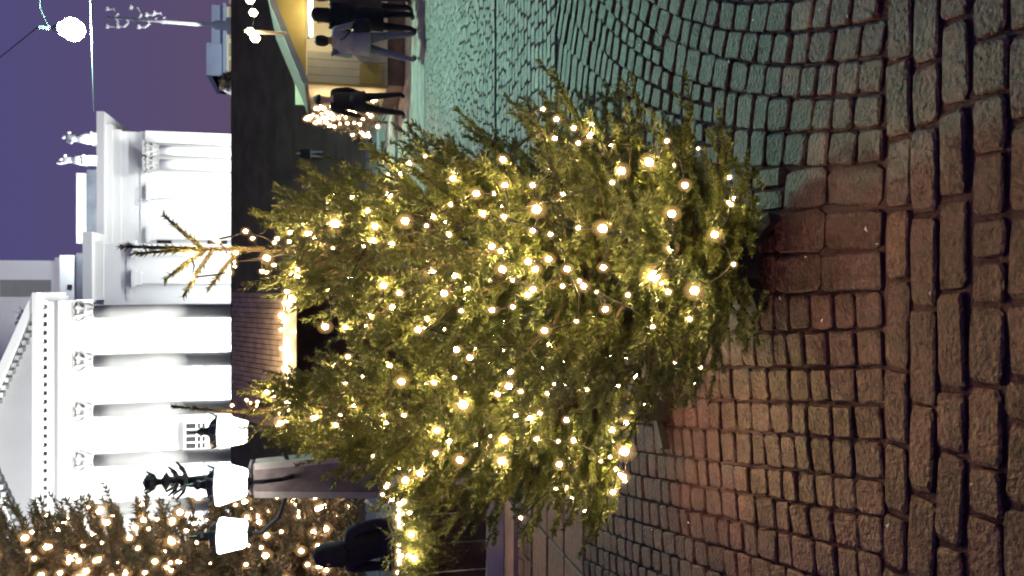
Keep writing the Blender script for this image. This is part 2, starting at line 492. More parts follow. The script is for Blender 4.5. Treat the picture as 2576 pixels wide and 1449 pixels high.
# =================================================================== CATHEDRAL
cath = thing('cathedral', 'floodlit white cathedral with columned portico above the wide dark stairs', 'cathedral', (0, 64, ZT))
def cb(name, m, *boxes, parent=None):
    """boxes in world coordinates, part of the cathedral"""
    mb = MB()
    for b in boxes: mb.box(b[0], b[1], b[2] - 64, b[3] - 64, b[4] - ZT, b[5] - ZT)
    return mb.build(name, MT[m], parent or cath)
CX = [-1.73 - 3.66 * k for k in range(6)]
XL, XR = CX[-1] - 1.3, CX[0] + 1.3           # entablature ends
zc0, zc1 = 19.65, 22.0
cb('architrave', 'trim', (XL + .45, XR - .45, 63.35, 69.0, zc0, zc0 + .85))
cb('frieze', 'trim', (XL + .53, XR - .53, 63.45, 69.0, zc0 + .85, zc0 + 1.60))
cb('cornice', 'trim', (XL + .2, XR - .2, 63.1, 69.2, zc0 + 1.86, zc0 + 2.06), (XL - .1, XR + .1, 62.75, 69.3, zc0 + 2.06, zc1))
dn = MB(); x = XL + .3
while x < XR - .3:
    dn.box(x, x + .30, 63.12 - 64, 63.45 - 64, zc0 + 1.58 - ZT, zc0 + 1.86 - ZT); x += .62
tag(dn.build('dentil_row', MT['trim'], cath), kind='stuff')
# pediment
xm = (XL + XR) / 2; hw = (XR - XL) / 2 + .1; hp = hw * math.tan(math.radians(22.5))
pd = MB(); pd.prism([(xm - hw + 1.3, zc1 - ZT), (xm + hw - 1.3, zc1 - ZT), (xm, zc1 + hp - .55 - ZT)], 63.9 - 64, 69 - 64)
pd.build('tympanum', MT['white'], cath)
rk = MB(); th = .62
for s_ in (-1, 1):
    rk.prism([(xm + s_ * hw, zc1 - ZT + .004), (xm, zc1 + hp - ZT), (xm, zc1 + hp - th - ZT), (xm + s_ * (hw - 1.35), zc1 - ZT + .004)], 62.8 - 64, 69.2 - 64)
rk.build('raking_cornice', MT['trim'], cath)
md = MB()
for s_ in (-1, 1):
    for i in range(18):
        f = (i + 1.8) / 20; xx = xm + s_ * hw * (1 - f); zz = zc1 + hp * f - ZT - th / math.cos(.39) - .14
        md.box(xx - .16, xx + .16, 63.2 - 64, 63.9 - 64, zz - .14, zz + .14)
tag(md.build('modillion_row', MT['trim'], cath), kind='stuff')
# columns
shaft = MB()
shaft.lathe([(.66, 0), (.66, .18), (.62, .22), (.64, .4), (.56, .5)] + [(.545 - .085 * (i / 8) ** 1.6, .55 + i * (10.0 / 8)) for i in range(9)], n=20)
shaft_me = shaft.mesh('column', MT['column'], True); shaft_white = shaft.mesh('column', MT['white'], True)  # grey copy holds the portico shade in its colour, white copy the floodlight
cp_ = MB(); cp_.lathe([(.46, 0), (.52, .05), (.47, .1), (.50, .35), (.62, .5), (.52, .52), (.56, .8), (.72, 1.0), (.60, 1.02), (.66, 1.2)], n=16)
for k in range(8):
    t = 2 * PI * k / 8
    cp_.bar((.46 * math.cos(t), .46 * math.sin(t), .1), (.68 * math.cos(t), .68 * math.sin(t), .55), .16, .10)
    cp_.bar((.52 * math.cos(t + .39), .52 * math.sin(t + .39), .5), (.82 * math.cos(t + .39), .82 * math.sin(t + .39), 1.08), .18, .12)
cp_.box(-.74, .74, -.74, .74, 1.2, 1.36)
cap_me = cp_.mesh('capital', MT['capital'])
zcol = zc0 - 10.55 - 1.36
for x in CX:
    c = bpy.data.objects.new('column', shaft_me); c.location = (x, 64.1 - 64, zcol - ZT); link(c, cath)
    k = bpy.data.objects.new('capital', cap_me); k.location = (0, 0, 10.55); link(k, c)
cb('portico_base', 'trim', (XL + .3, XR - .3, 63.0, 69.5, ZT, zcol))
# portico back wall with doors and the glazed door
cb('portico_wall', 'white', (XL, XR - .9, 67.6, 69.4, zcol + .002, zc0 + 1.6))
for i in range(5):
    xa = (CX[i] + CX[i + 1]) / 2
    if i == 2: continue
    cb('door', 'door', (xa - .95, xa + .95, 67.5, 67.6 - .002, zcol + .01, zcol + 3.4))
xa = -11.75
dr = cb('glazed_door', 'frame', (xa - 1.25, xa + 1.25, 67.42, 67.598, 7.7 + .9, 12.75))
cb('pane', 'glass', (xa - 1.05, xa + 1.05, 67.38, 67.415, 11.0, 12.55), parent=dr)
mu = MB()
for i in range(5):
    xx = xa - 1.05 + i * .525; mu.box(xx - .05, xx + .05, 67.33 - 64, 67.378 - 64, 11.0 - ZT, 12.55 - ZT)
for z in (11.0, 11.35, 11.7, 12.55): mu.box(xa - 1.1, xa + 1.1, 67.30 - 64, 67.328 - 64, z - .05 - ZT, z + .05 - ZT)
mu.build('muntin', MT['frame'], dr)
cb('lit_pane', 'lit', (xa - 1.0, xa + 1.0, 67.38, 67.415, 9.0, 10.7), parent=dr)
# wing next to the portico and the far arm
XA, XB = 3.95, 14.6
YA, YB = 76.0, 80.4
cb('inner_wing_wall', 'white', (XR - 4, XA, YA, 100, ZT, zc0 + 1.0))
cb('inner_wing_cornice', 'trim', (XR - .6, XA + .12, YA - .15, 100, zc0 + 1.0, zc0 + 1.7), (XR - .8, XA + .9, YA - .95, 100, zc0 + 1.7, zc1 + .1))
cb('arm_wall', 'white', (XA - 1.5, XB, YB, 110, ZT, zc0 + .6))
cb('arm_cornice', 'trim', (XA - 1.0, XB + .12, YB - .15, 110, zc0 + .6, zc0 + 1.3), (XA, XB + .5, YB - .5, 110, zc0 + 1.3, zc0 + 1.75),
   (XA, XB + 1.5, YB - 1.3, 110, zc0 + 1.75, zc1 + .05))
cb('arm_architrave', 'trim', (XA - .9, XB + .06, YB - .10, YB + 20, 18.1, 18.6))
cb('wing_architrave', 'trim', (XR - .6, XA + .05, YA - .10, YA + 10, 18.4, 18.8))
# pilasters with scroll capitals
def pilaster(x, y, ztop, w=.9):
    p = cb('pilaster', 'trim', (x - w / 2, x + w / 2, y - .42, y - .002, ZT, ztop - .9))
    m_ = MB(); m_.box(x - w / 2 - .12, x + w / 2 + .12, y - .55 - 64, y - .004 - 64, ztop - .9 - ZT, ztop - ZT)
    m_.box(x - w / 2 - .30, x + w / 2 + .30, y - .62 - 64, y - .006 - 64, ztop - .45 - ZT, ztop - .1 - ZT)
    m_.build('pilaster_capital', MT['trim'], p)
pilaster(.85, YA, 18.4)
pilaster(3.4, YA, 18.4)
for x in (5.0, 8.9, ): pilaster(x, YB, 18.1)
# the two bright engaged columns by the corner
for x in (11.55, 12.85):
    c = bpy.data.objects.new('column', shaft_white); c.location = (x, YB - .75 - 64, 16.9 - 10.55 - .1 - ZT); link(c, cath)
    k = bpy.data.objects.new('capital', cap_me); k.location = (0, 0, 10.55); link(k, c)
cb('corner_pilaster', 'trim', (13.55, XB + .05, YB - .55, YB + .6, ZT, 18.1))
def window(x0_, x1_, y, z0_, z1_):
    fr = cb('window', 'frame', (x0_ - .14, x1_ + .14, y - .10, y - .002, z0_ - .14, z1_ + .14))
    cb('pane', 'glass', (x0_, x1_, y - .13, y - .102, z0_, z1_), parent=fr)
    m_ = MB(); xm_ = (x0_ + x1_) / 2
    m_.box(xm_ - .07, xm_ + .07, y - .18 - 64, y - .132 - 64, z0_ - ZT, z1_ - ZT)
    m_.build('muntin', MT['frame'], fr)
p, q = at_y(395, 620, YB), at_y(432, 585, YB); window(p.x, q.x, YB, q.z, p.z)
p, q = at_y(522, 620, YB), at_y(572, 582, YB); window(p.x, q.x, YB, q.z, p.z)
# attics and roofs
p, q = at_y(192, 612, 86.0), at_y(222, 436, 86.0)
cb('arm_roof', 'roof', (p.x - 1, q.x + .3, 85.5, 108, zc1 + .06, q.z), (q.x + .302, XB - .6, 88, 108, zc1 + .06, zc1 + .55))
cb('arm_attic', 'white', (p.x, q.x, 86.0, 104, q.z + .002, p.z))
p, q = at_y(150, 722, 84.0), at_y(195, 642, 84.0)
cb('wing_roof', 'roof', (p.x - 5, q.x + .2, 83.6, 100, zc1 + .101, q.z))
at_b = cb('wing_attic', 'white', (p.x - 8, q.x, 84.0, 100, q.z + .002, p.z))
wp, wq = at_y(170, 728, 84.0), at_y(182, 716, 84.0)
cb('attic_window', 'glass', (wp.x, wq.x, 83.90, 83.998, wq.z, wp.z))
# square side tower behind
tw = at_y(40, 655, 96.0); t0 = at_y(140, 655, 96.0)
cb('tower_wall', 'white', (tw.x - 13, tw.x - .5, 96.5, 112, zc1 + .5, 47))
cb('tower_corner', 'trim', (tw.x - 2.1, tw.x - .001, 96.0, 98.0, t0.z, 47))
cb('tower_ledge', 'trim', (tw.x - 13.3, tw.x + .35, 95.7, 112.2, t0.z - 1.1, t0.z - .001))
p = at_y(60, 690, 96.4); q = at_y(140, 735, 96.4)
cb('niche_frame', 'trim', (q.x - .9, p.x, 96.25, 96.498, q.z, q.z + 6.4))
cb('niche', 'column', (q.x - .5, p.x - .5, 96.2, 96.248, q.z + .4, q.z + 5.4))
# small acroterion ornament on the pediment slope
ac = MB(); p = at_y(60, 800, 63.6)
for k in range(5):
    a_ = -0.9 + k * .45
    ac.bar((p.x, 63.6 - 64, p.z - .3 - ZT), (p.x + math.sin(a_) * 1.0, 63.6 - 64, p.z - .3 + math.cos(a_) * 1.1 - ZT), .22, .16)
ac.build('acroterion', MT['marble'], cath)
# floodlights on the terrace (the building is lit from below)
def area(name, loc, target, sx_, sy_, P, colr, spread=PI):
    l = bpy.data.lights.new(name, 'AREA'); l.shape = 'RECTANGLE'; l.size = sx_; l.size_y = sy_; l.energy = P; l.color = colr
    l.spread = spread
    o = bpy.data.objects.new(name, l); o.location = loc
    o.rotation_euler = (Vector(target) - Vector(loc)).to_track_quat('-Z', 'Y').to_euler(); link(o); return o
area('flood_portico', (-11, 58.9, ZT + .08), (-11, 64, 17.0), 24, .25, 9500, (1, 1, .97))
area('flood_portico_wall', (-11, 65.0, zcol + .3), (-11, 68.2, 13.8), 22, .3, 5200, (1, 1, .98))
area('flood_wing', (6.5, 68.5, ZT + .12), (7.0, 79, 15), 17, .5, 3600, (.93, .98, 1.0))
area('flood_corner', (12.5, 74.0, ZT + .12), (12.6, 80, 14), 2.5, .4, 1300, (1, .99, .95))
def spot(name, loc, target, deg, P, colr, blend=.4, r=.3):
    l = bpy.data.lights.new(name, 'SPOT'); l.spot_size = math.radians(deg); l.spot_blend = blend; l.energy = P; l.color = colr; l.shadow_soft_size = r
    o = bpy.data.objects.new(name, l); o.location = loc
    o.rotation_euler = (Vector(target) - Vector(loc)).to_track_quat('-Z', 'Y').to_euler(); link(o); return o
spot('fill_pediment', (-46, 26, 17), (-9, 64, 24.0), 34, 90000, (1, 1, .98))  # unseen spot added off to the left to brighten pediment and entablature
area('flood_tower', (2, 88, zc1 + 1), (-6, 98, 34), 10, .6, 15000, (.86, .95, 1.0))
area('flood_attic', (8, 80.5, zc1 + .75), (8, 86, 25.0), 12, .3, 1500, (.9, .97, 1.0))

# =================================================================== PEOPLE AND STATUES
def skin_mesh(name, pts, edges, rad, mats, tags, sub=2):
    """one continuous skinned body; tags: material index per joint"""
    me = bpy.data.meshes.new(name); me.from_pydata(pts, edges, [])
    o = bpy.data.objects.new(name + '_build', me); COL.objects.link(o)
    md_ = o.modifiers.new('skin', 'SKIN'); md_.use_smooth_shade = True
    for i, v in enumerate(me.skin_vertices[0].data):
        r = rad[i]; v.radius = r if isinstance(r, tuple) else (r, r)
        v.use_root = (i == 0)
    o.modifiers.new('sub', 'SUBSURF').levels = sub
    dg = bpy.context.evaluated_depsgraph_get(); dg.update()
    out = bpy.data.meshes.new_from_object(o.evaluated_get(dg)); out.name = name
    bpy.data.objects.remove(o); bpy.data.meshes.remove(me)
    out.materials.clear()
    for m in mats: out.materials.append(m)
    segs = [(np.array(pts[a]), np.array(pts[b]), tags[a], tags[b]) for a, b in edges]
    idx = []
    for poly in out.polygons:
        c = np.array(poly.center); best = 9; mi = 0
        for a, b, ta, tb in segs:
            d = b - a; t = max(0, min(1, float(np.dot(c - a, d) / (np.dot(d, d) + 1e-9))))
            dist = float(np.linalg.norm(c - (a + d * t)))
            if dist < best: best = dist; mi = ta if t < .5 else tb
        idx.append(mi)
    out.polygons.foreach_set('material_index', idx)
    out.polygons.foreach_set('use_smooth', [True] * len(out.polygons))
    return out

def person(label, loc, rz, h=1.75, coat='navy', legs='blackcloth', arms=((.10, .02), (.10, .02)), bends=(0.15, 0.15), stance=.10, stride=0.0,
           hairy='hair', skirt=.30, bag=None, wide=1.0, group=None, lean=0.0, hat=None, hood=False):
    """arms: (outward, forward) swing of each upper arm; bends: forward bend at each elbow. Faces local +Y."""
    root = thing('person', label, 'person', loc, group, rz); root.scale = (h / 1.75,) * 3
    P = []; E = []; R = []; T = []
    def j(p, r, t, par=None):
        y = p[1] + lean * max(0, p[2] - .95)
        P.append((p[0], y, p[2])); R.append(r); T.append(t)
        if par is not None: E.append((par, len(P) - 1))
        return len(P) - 1
    C_, L_, K_, B_ = 0, 1, 2, 3         # coat, legs, skin, boots
    pel = j((0, 0, .96), (.150 * wide, .115), C_)
    sp = j((0, 0, 1.14), (.155 * wide, .115), C_, pel)
    ch = j((0, 0, 1.33), (.185 * wide, .120), C_, sp)
    nk = j((0, .0, 1.475), .058, C_ if hood else K_, ch)
    hb = j((0, .015, 1.555), (.066, .078), K_, nk)
    hm = j((0, .018, 1.635), (.076, .094), K_, hb)
    j((0, .005, 1.705), (.058, .072), K_, hm)
    for s_, (o_, fw), bd in ((-1, arms[0], bends[0]), (1, arms[1], bends[1])):
        sh = j((s_ * .185 * wide, 0, 1.415), .066, C_, ch)
        ua = Vector((s_ * math.sin(o_), math.sin(fw), -math.cos(o_) * math.cos(fw))).normalized() * .29
        el = Vector((s_ * .205 * wide, 0, 1.40)) + ua
        e_ = j(tuple(el), .052, C_, sh)
        fa = Vector((s_ * math.sin(o_) * .35 - s_ * bd * .25, math.sin(fw + bd), -math.cos(fw + bd))).normalized() * .235
        wr = el + fa
        w_ = j(tuple(wr), .034, C_, e_)
        fd = fa.normalized(); side = Vector((0, 1, 0)) - fd * fd.y
        if side.length < .2: side = Vector((0, 0, 1)) - fd * fd.z
        side.normalize()
        inw = Vector((-s_, 0, 0))
        pm = wr + fd * .07
        p_ = j(tuple(pm), (.036, .020), K_, w_)
        for k, (ln, of) in enumerate(((.065, .030), (.078, .011), (.072, -.010), (.055, -.029))):
            b1 = pm + side * of + fd * (.030 + ln * .35); b2 = b1 + fd * ln * .5 + inw * .016
            q1 = j(tuple(b1), .010, K_, p_); j(tuple(b2), .0075, K_, q1)
        th1 = wr + fd * .045 + side * .045 + inw * .012
        t1 = j(tuple(th1), .011, K_, w_); j(tuple(th1 + fd * .035 + side * .012), .009, K_, t1)
    for s_ in (-1, 1):
        st = s_ * stride
        hp_ = j((s_ * .092, 0, .88), (.098, .10), L_, pel)
        kn = j((s_ * (.092 + stance * .35), st * .45 + .012, .50), .067, L_, hp_)
        an = j((s_ * (.092 + stance * .6), st - .015, .10), .046, L_, kn)
        he = j((s_ * (.092 + stance * .62), st + .03, .052), (.045, .042), B_, an)
        j((s_ * (.095 + stance * .75), st + .175, .038), (.044, .032), B_, he)
    me = skin_mesh('body', P, E, R, [MT[coat], MT[legs], MT['skin'], MT['leather']], T)
    bm = bmesh.new(); bm.from_mesh(me)                                     # face: nose, ears, eyes, mouth
    yl = lean * .68
    def blob(c, s3, mi):
        r = bmesh.ops.create_icosphere(bm, subdivisions=1, radius=1, matrix=Matrix.Translation(Vector(c) + Vector((0, yl, 0))) @ Matrix.Diagonal((*s3, 1)))
        for f in {f for v in r['verts'] for f in v.link_faces}: f.material_index = mi; f.smooth = True
    blob((0, .112, 1.62), (.013, .022, .022), 2)
    for s_ in (-1, 1):
        blob((s_ * .078, .015, 1.625), (.012, .022, .034), 2); blob((s_ * .030, .100, 1.645), (.011, .010, .008), 3)
    blob((0, .098, 1.575), (.024, .012, .006), 3)
    bm.to_mesh(me); bm.free()
    link(bpy.data.objects.new('body', me), root)
    if skirt > 0:
        sk = MB(); sk.lathe([(.172 * wide, 1.10), (.182 * wide, .98), (.20 * wide, .88), (.205 * wide, .90 - skirt), (.185 * wide, .895 - skirt), (.15, 1.05)], n=20, sy_=.78)
        for i in range(len(sk.v)):
            v = sk.v[i]; sk.v[i] = (v[0], v[1] + lean * max(0, v[2] - .95), v[2])
        sk.build('coat_hem', MT[coat], root, True)
    hr = MB()
    if hood:
        hr.lathe([(.07, 1.42), (.125, 1.47), (.12, 1.56), (.118, 1.66), (.09, 1.735), (.03, 1.765), (.001, 1.768)], (0, -.012 + yl, 0), n=16, sy_=1.05)
        hr.build('hood', MT[coat], root, True)
    elif hat:
        hr.lathe([(.092, 1.655), (.100, 1.67), (.096, 1.72), (.06, 1.775), (.001, 1.79)], (0, .005 + yl, 0), n=16, sy_=1.15)
        hr.build('hat', MT[hat], root, True)
    else:
        hr.lathe([(.060, 1.53), (.088, 1.58), (.094, 1.65), (.080, 1.72), (.04, 1.752), (.001, 1.757)], (0, -.018 + yl, 0), n=16, sy_=1.05)
        hr.build('hair', MT[hairy], root, True)
    if bag:
        bg_ = MB()
        bx, by, bz = bag
        bg_.lathe([(.10, 0), (.19, .015), (.205, .12), (.18, .26), (.10, .30), (.02, .305)], (bx, by, bz), n=14, sy_=.42)
        b_ = bg_.build('shoulder_bag', MT['leather'], root, True)
        st_ = MB(); st_.tube([(bx - .06, by, bz + .29), (bx * .5, by * .9 + .02, 1.25), (-.06 * (1 if bx > 0 else -1), .02, 1.475), (bx * .55, -.12, 1.25), (bx + .06, by - .02, bz + .29)], .012, 6)
        st_.build('strap', MT['leather'], b_)
    return root

def statue(label, x, y, z, h, arm):
    root = thing('statue', label, 'statue', (x, y, z), 'statues along the cathedral roof'); root.scale = (h / 2.0,) * 3
    P = [(0, 0, .9), (0, 0, 1.15), (0, .0, 1.42), (0, .0, 1.58), (0, -.02, 1.74), (0, -.01, 1.90), (0, .02, .45), (.03, .0, .05),
         (.24, 0, 1.50), (.38, -.12, 1.30), (.30, -.30, 1.45), (-.24, 0, 1.50)]
    E = [(0, 1), (1, 2), (2, 3), (3, 4), (4, 5), (0, 6), (6, 7), (2, 8), (8, 9), (9, 10), (2, 11)]
    R = [(.27, .22), (.25, .2), (.26, .18), .085, (.115, .13), (.08, .1), (.30, .26), (.34, .30), .11, .09, .055, .11]
    if arm == 'up':
        P += [(-.34, -.12, 1.72), (-.30, -.22, 2.02)]; E += [(11, 12), (12, 13)]; R += [.085, .05]
    else:
        P += [(-.36, -.10, 1.25), (-.20, -.28, 1.10)]; E += [(11, 12), (12, 13)]; R += [.09, .06]
    me = skin_mesh('figure', P, E, R, [MT['marble']], [0] * len(P))
    link(bpy.data.objects.new('figure', me), root)
    fold = MB()
    for k in range(9):
        t = -PI + PI * k / 8
        fold.tube([(.22 * math.cos(t), .18 * math.sin(t), 1.0), (.30 * math.cos(t), .26 * math.sin(t), .5), (.36 * math.cos(t), .32 * math.sin(t), .03)], [.02, .045, .05], 6)
    fold.build('robe_folds', MT['marble'], root, True)
    pl = MB(); pl.box(-.42, .42, -.42, .42, -.16, .03); pl.box(-.36, .36, -.36, .36, -1.15, -.16)
    pl.build('plinth', MT['column'], root)
for (px, py, arm, lab) in ((232, 349, 'down', 'robed stone statue holding a book, standing at the roof corner above the cornice'),
                           (212, 404, 'up', 'robed stone statue with one arm raised, second from the roof corner')):
    p = at_y(px, py, 81.6); h_ = at_y(152 if arm == 'down' else 142, py, 81.6).z - p.z
    statue(lab, p.x, 81.6, p.z, h_ * (.98 if arm == 'up' else 1.03), arm)

GP = 'market visitors at the cream stall'
p = on_ground(1021, 262); person('dark silhouette of a man in black jacket standing between the two lit trees', p, .25, 1.74, 'blackcloth', 'blackcloth',
                                 ((.14, .05), (.14, .05)), (.5, .35), stance=.18, hat='blackcloth', skirt=.10, wide=1.08)
p = on_ground(1046, 56); person('person in long black hooded coat facing the cream stall', p, .1, 1.78, 'blackcloth', 'blackcloth', ((.1, .3), (.1, .3)), (.9, .9),
                                stance=.05, skirt=.34, hood=True, group=GP)
p = on_ground(1050, 118); person('person in grey and olive jacket with black shoulder bag before the cream stall', p, -.7, 1.72, 'greycloth', 'denim', ((.2, .35), (.2, .2)), (1.2, .9),
                                 stance=.12, stride=.16, bag=(.22, .05, .82), skirt=.08, group=GP, wide=1.12)
p = on_ground(1040, 10); person('person in brown coat and black trousers at the right end of the cream stall', p, .35, 1.76, 'browncloth', 'blackcloth', ((.1, .1), (.1, .1)), (.4, .4),
                                stance=.14, stride=.1, skirt=.32, group=GP, wide=1.1)
sz = lambda Y: ZT * math.floor((Y - YS) / (YT - YS) * NST + 1) / NST
p = at_y(803, 388, 37.6); person('small figure in dark jacket and pale trousers on the dark stairs', (p.x, 37.6, sz(37.6)), PI, 1.35, 'blackcloth', 'greycloth', skirt=.05)

# =================================================================== TREES
def conifer(label, cat, name, loc, H, rad, zb, seed, limbs, elev=(18, 58), needle=(.017, .0042), dens=380, twig=.13, group=None, m='needle', leader=True,
            trunk_r=.03, sub=True, arc=None, sway=(0, 0), top=.93, subp=.25):
    """rad(z): crown radius; returns the thing. Needles are one real mesh, limbs and trunk another."""
    rn = random.Random(seed); rs = np.random.default_rng(seed)
    root = thing(name, label, cat, loc, group)
    wood = MB(); segs = []                                        # segs: (p, q) carry needles
    ax = lambda z: Vector((sway[0] * (z / H) ** 2, sway[1] * (z / H) ** 2, z))
    wood.tube([ax(H * i / 8) for i in range(9)], [trunk_r * (1 - i / 8.6) + .003 * H / 2 for i in range(9)], 8)
    a = rn.uniform(0, 6)
    for i in range(limbs):
        f = (i + rn.random()) / limbs
        z = zb + (H * top - zb) * (f ** 1.08)
        a += 2.399 + rn.uniform(-.35, .35)
        if arc and not (0 < ((a - arc[0]) % (2 * PI)) < arc[1] - arc[0]) and rn.random() < .8: continue
        el = math.radians(elev[0] + (elev[1] - elev[0]) * f ** 1.3 + rn.uniform(-9, 9))
        R = rad(z) * rn.uniform(.72, 1.12)
        L = R / math.cos(el)
        d0 = Vector((math.cos(a), math.sin(a), 0))
        pts = []; n = max(3, int(L / (twig * .55)))
        p0 = ax(max(.02 * H, z - R * math.tan(el) * .75))
        for k in range(n + 1):
            t = k / n
            e_ = el * (.55 + .75 * t)
            if k == 0: cur = p0.copy()
            else: cur = cur + (d0 * math.cos(e_) + Vector((0, 0, math.sin(e_)))) * (L / n) + Vector((rn.uniform(-1, 1), rn.uniform(-1, 1), rn.uniform(-1, 1))) * L * .012
            pts.append(cur.copy())
        wood.tube(pts, [trunk_r * .30 * (1 - .8 * k / n) + .0012 for k in range(n + 1)], 5, cap=False)
        for k in range(n):
            t = (k + .5) / n
            if t > .25: segs.append((pts[k], pts[k + 1]))
            if t < .18: continue
            dirv = (pts[k + 1] - pts[k]).normalized()
            sidev = dirv.cross(Vector((0, 0, 1))).normalized()
            for s_ in (-1, 1):
                if rn.random() < .12: continue
                ln = twig * rn.uniform(.7, 1.35) * (1.25 - .75 * t) * min(1.2, .45 + L / (twig * 3.2))
                d = (dirv * rn.uniform(.6, 1.0) + sidev * s_ * rn.uniform(.7, 1.0) + Vector((0, 0, rn.uniform(-.12, .35)))).normalized()
                q0 = pts[k].lerp(pts[k + 1], rn.random()); q1 = q0 + d * ln
                q1.z += ln * .12
                segs.append((q0, q1))
                if sub and ln > twig * .55:
                    for w_ in (.35, .65):
                        if rn.random() < subp: continue
                        s2 = rn.choice((-1, 1))
                        d2 = (d + sidev.cross(d) * rn.uniform(-.3, .5) + d.cross(Vector((0, 0, 1))).normalized() * s2 * rn.uniform(.6, 1)).normalized()
                        r0 = q0.lerp(q1, w_); segs.append((r0, r0 + d2 * ln * rn.uniform(.4, .65)))
        # end shoot
        dirv = (pts[-1] - pts[-2]).normalized(); segs.append((pts[-1], pts[-1] + (dirv + Vector((0, 0, .25))).normalized() * twig * rn.uniform(.5, 1.1)))
    if leader:
        for s_, z0_, dz in leader if isinstance(leader, list) else []:
            q0 = ax(z0_); d = Vector(s_); q1 = q0 + d
            wood.tube([q0, q0.lerp(q1, .5) + Vector((0, 0, .006)), q1], [.006, .005, .003], 6); segs.append((q0, q1))
        segs.append((ax(H * .86), ax(H * .97)))
    A = np.array([[*p, *q] for p, q in segs]); p_, q_ = A[:, :3], A[:, 3:]
    ln = np.linalg.norm(q_ - p_, axis=1); cnt = np.maximum(3, (ln * dens).astype(int))
    idx = np.repeat(np.arange(len(A)), cnt); N = len(idx)
    t = rs.random(N)[:, None]
    ax_ = ((q_ - p_) / np.maximum(ln, 1e-6)[:, None])[idx]
    base = p_[idx] + (q_ - p_)[idx] * t
    rnd = rs.normal(size=(N, 3)); rnd -= ax_ * np.sum(rnd * ax_, 1)[:, None]; rnd /= np.linalg.norm(rnd, axis=1)[:, None] + 1e-9
    ang = np.radians(rs.uniform(32, 66, N))[:, None]
    d = ax_ * np.cos(ang) + rnd * np.sin(ang)
    d[:, 2] += .12; d /= np.linalg.norm(d, axis=1)[:, None]
    l_ = (needle[0] * rs.uniform(.7, 1.2, N))[:, None]
    wv = np.cross(d, rs.normal(size=(N, 3))); wv /= np.linalg.norm(wv, axis=1)[:, None] + 1e-9
    wv *= needle[1] * .5
    tris = np.stack([base - wv, base + wv, base + d * l_], 1)
    wood.build('trunk', MT['bark'], root, True)
    me = tri_mesh('crown', tris, MT[m])
    link(bpy.data.objects.new('crown', me), root)
    return root

def string_lights(label, tree_loc, H, rad, zb, pts, name='fairy_lights', m='bulb', extra=40, seed=1, r0=.0057, depth_rng=(.86, 1.08), cable=True, group='light strings on the trees'):
    """bulbs on the crown: seen ones at their place on its surface, the rest spread inside and behind"""
    rn = random.Random(seed); T = Vector(tree_loc)
    root = thing(name, label, 'string lights', tree_loc, group)
    pos = []
    for q in pts:
        x, y = q[0], q[1]; big = q[2] if len(q) > 2 else 1.0
        f = rn.uniform(*depth_rng); best = None
        Y = T.y - .8
        while Y < T.y + .25:
            p = at_y(x, y, Y)
            if zb * .5 < p.z < H and math.hypot(p.x - T.x, p.y - T.y) < rad(p.z) * f: best = p; break
            Y += .012
        if best is None: best = at_y(x, y, T.y - .04)
        pos.append((best - T, r0 * (big ** 1.35) * rn.uniform(.75, 1.2)))
    for i in range(extra):
        z = zb + (H * .9 - zb) * rn.random() ** 1.3; a = rn.uniform(0, 2 * PI); r = rad(z) * rn.uniform(.55, 1.05)
        pos.append((Vector((math.cos(a) * r, math.sin(a) * r, z)), r0 * rn.uniform(.6, .9)))
    for p, r in pos: bulb(p, r, root, MT[m])
    if cable:
        left = [p for p, r in pos]; cur = max(left, key=lambda v: v.z); left.remove(cur); line = [cur]
        while left:
            nx = min(left, key=lambda v: (v - cur).length + .8 * max(0, v.z - cur.z)); left.remove(nx)
            mid = (cur + nx) / 2 - Vector((0, 0, .12 * (nx - cur).length)); line += [mid, nx]; cur = nx
        c = MB(); c.tube(line, .003, 5); c.build('cable', MT['cable'], root)
    return root

def prof(tab):
    zs = [a for a, b in tab]; rs_ = [b for a, b in tab]
    return lambda z: float(np.interp(z, zs, rs_))
B = 1.55; HG = 2.6
T1 = on_ground(1885, 640); R1 = prof([(0, .36), (.2, .44), (.45, .52), (.75, .50), (1.15, .34), (1.4, .22), (1.62, .12), (1.8, .06), (2.1, .03)])
T2 = on_ground(1660, 1000); R2 = prof([(0, .40), (.3, .54), (.7, .54), (1.15, .34), (1.45, .19), (1.7, .09), (1.85, .05), (2.1, .03)])
conifer('bigger lit Christmas fir with forked top, in front of the paving', 'tree', 'christmas_tree', T1, 1.90, R1, .16, 11, 230, twig=.14, dens=760, needle=(.021, .0058), group='lit Christmas firs in the square', elev=(8, 56),
        top=.84, subp=.35, leader=[((.004, 0, .25), 1.87, 0), ((-.018, -.02, .22), 1.86, 0), ((.105, .02, .12), 1.88, 0), ((-.10, -.02, .12), 1.87, 0), ((-.15, 0, .09), 1.85, 0), ((-.13, .02, .10), 1.77, 0)])
conifer('second lit Christmas fir with single thin tip, standing left behind the bigger one', 'tree', 'christmas_tree', T2, 1.90, R2, .30, 23, 200, twig=.145, dens=700, needle=(.023, .0064), group='lit Christmas firs in the square', elev=(10, 60),
        top=.88, subp=.35, leader=[((.03, 0, .24), 1.88, 0), ((-.12, 0, .10), 1.72, 0), ((.12, -.02, .12), 1.70, 0)])
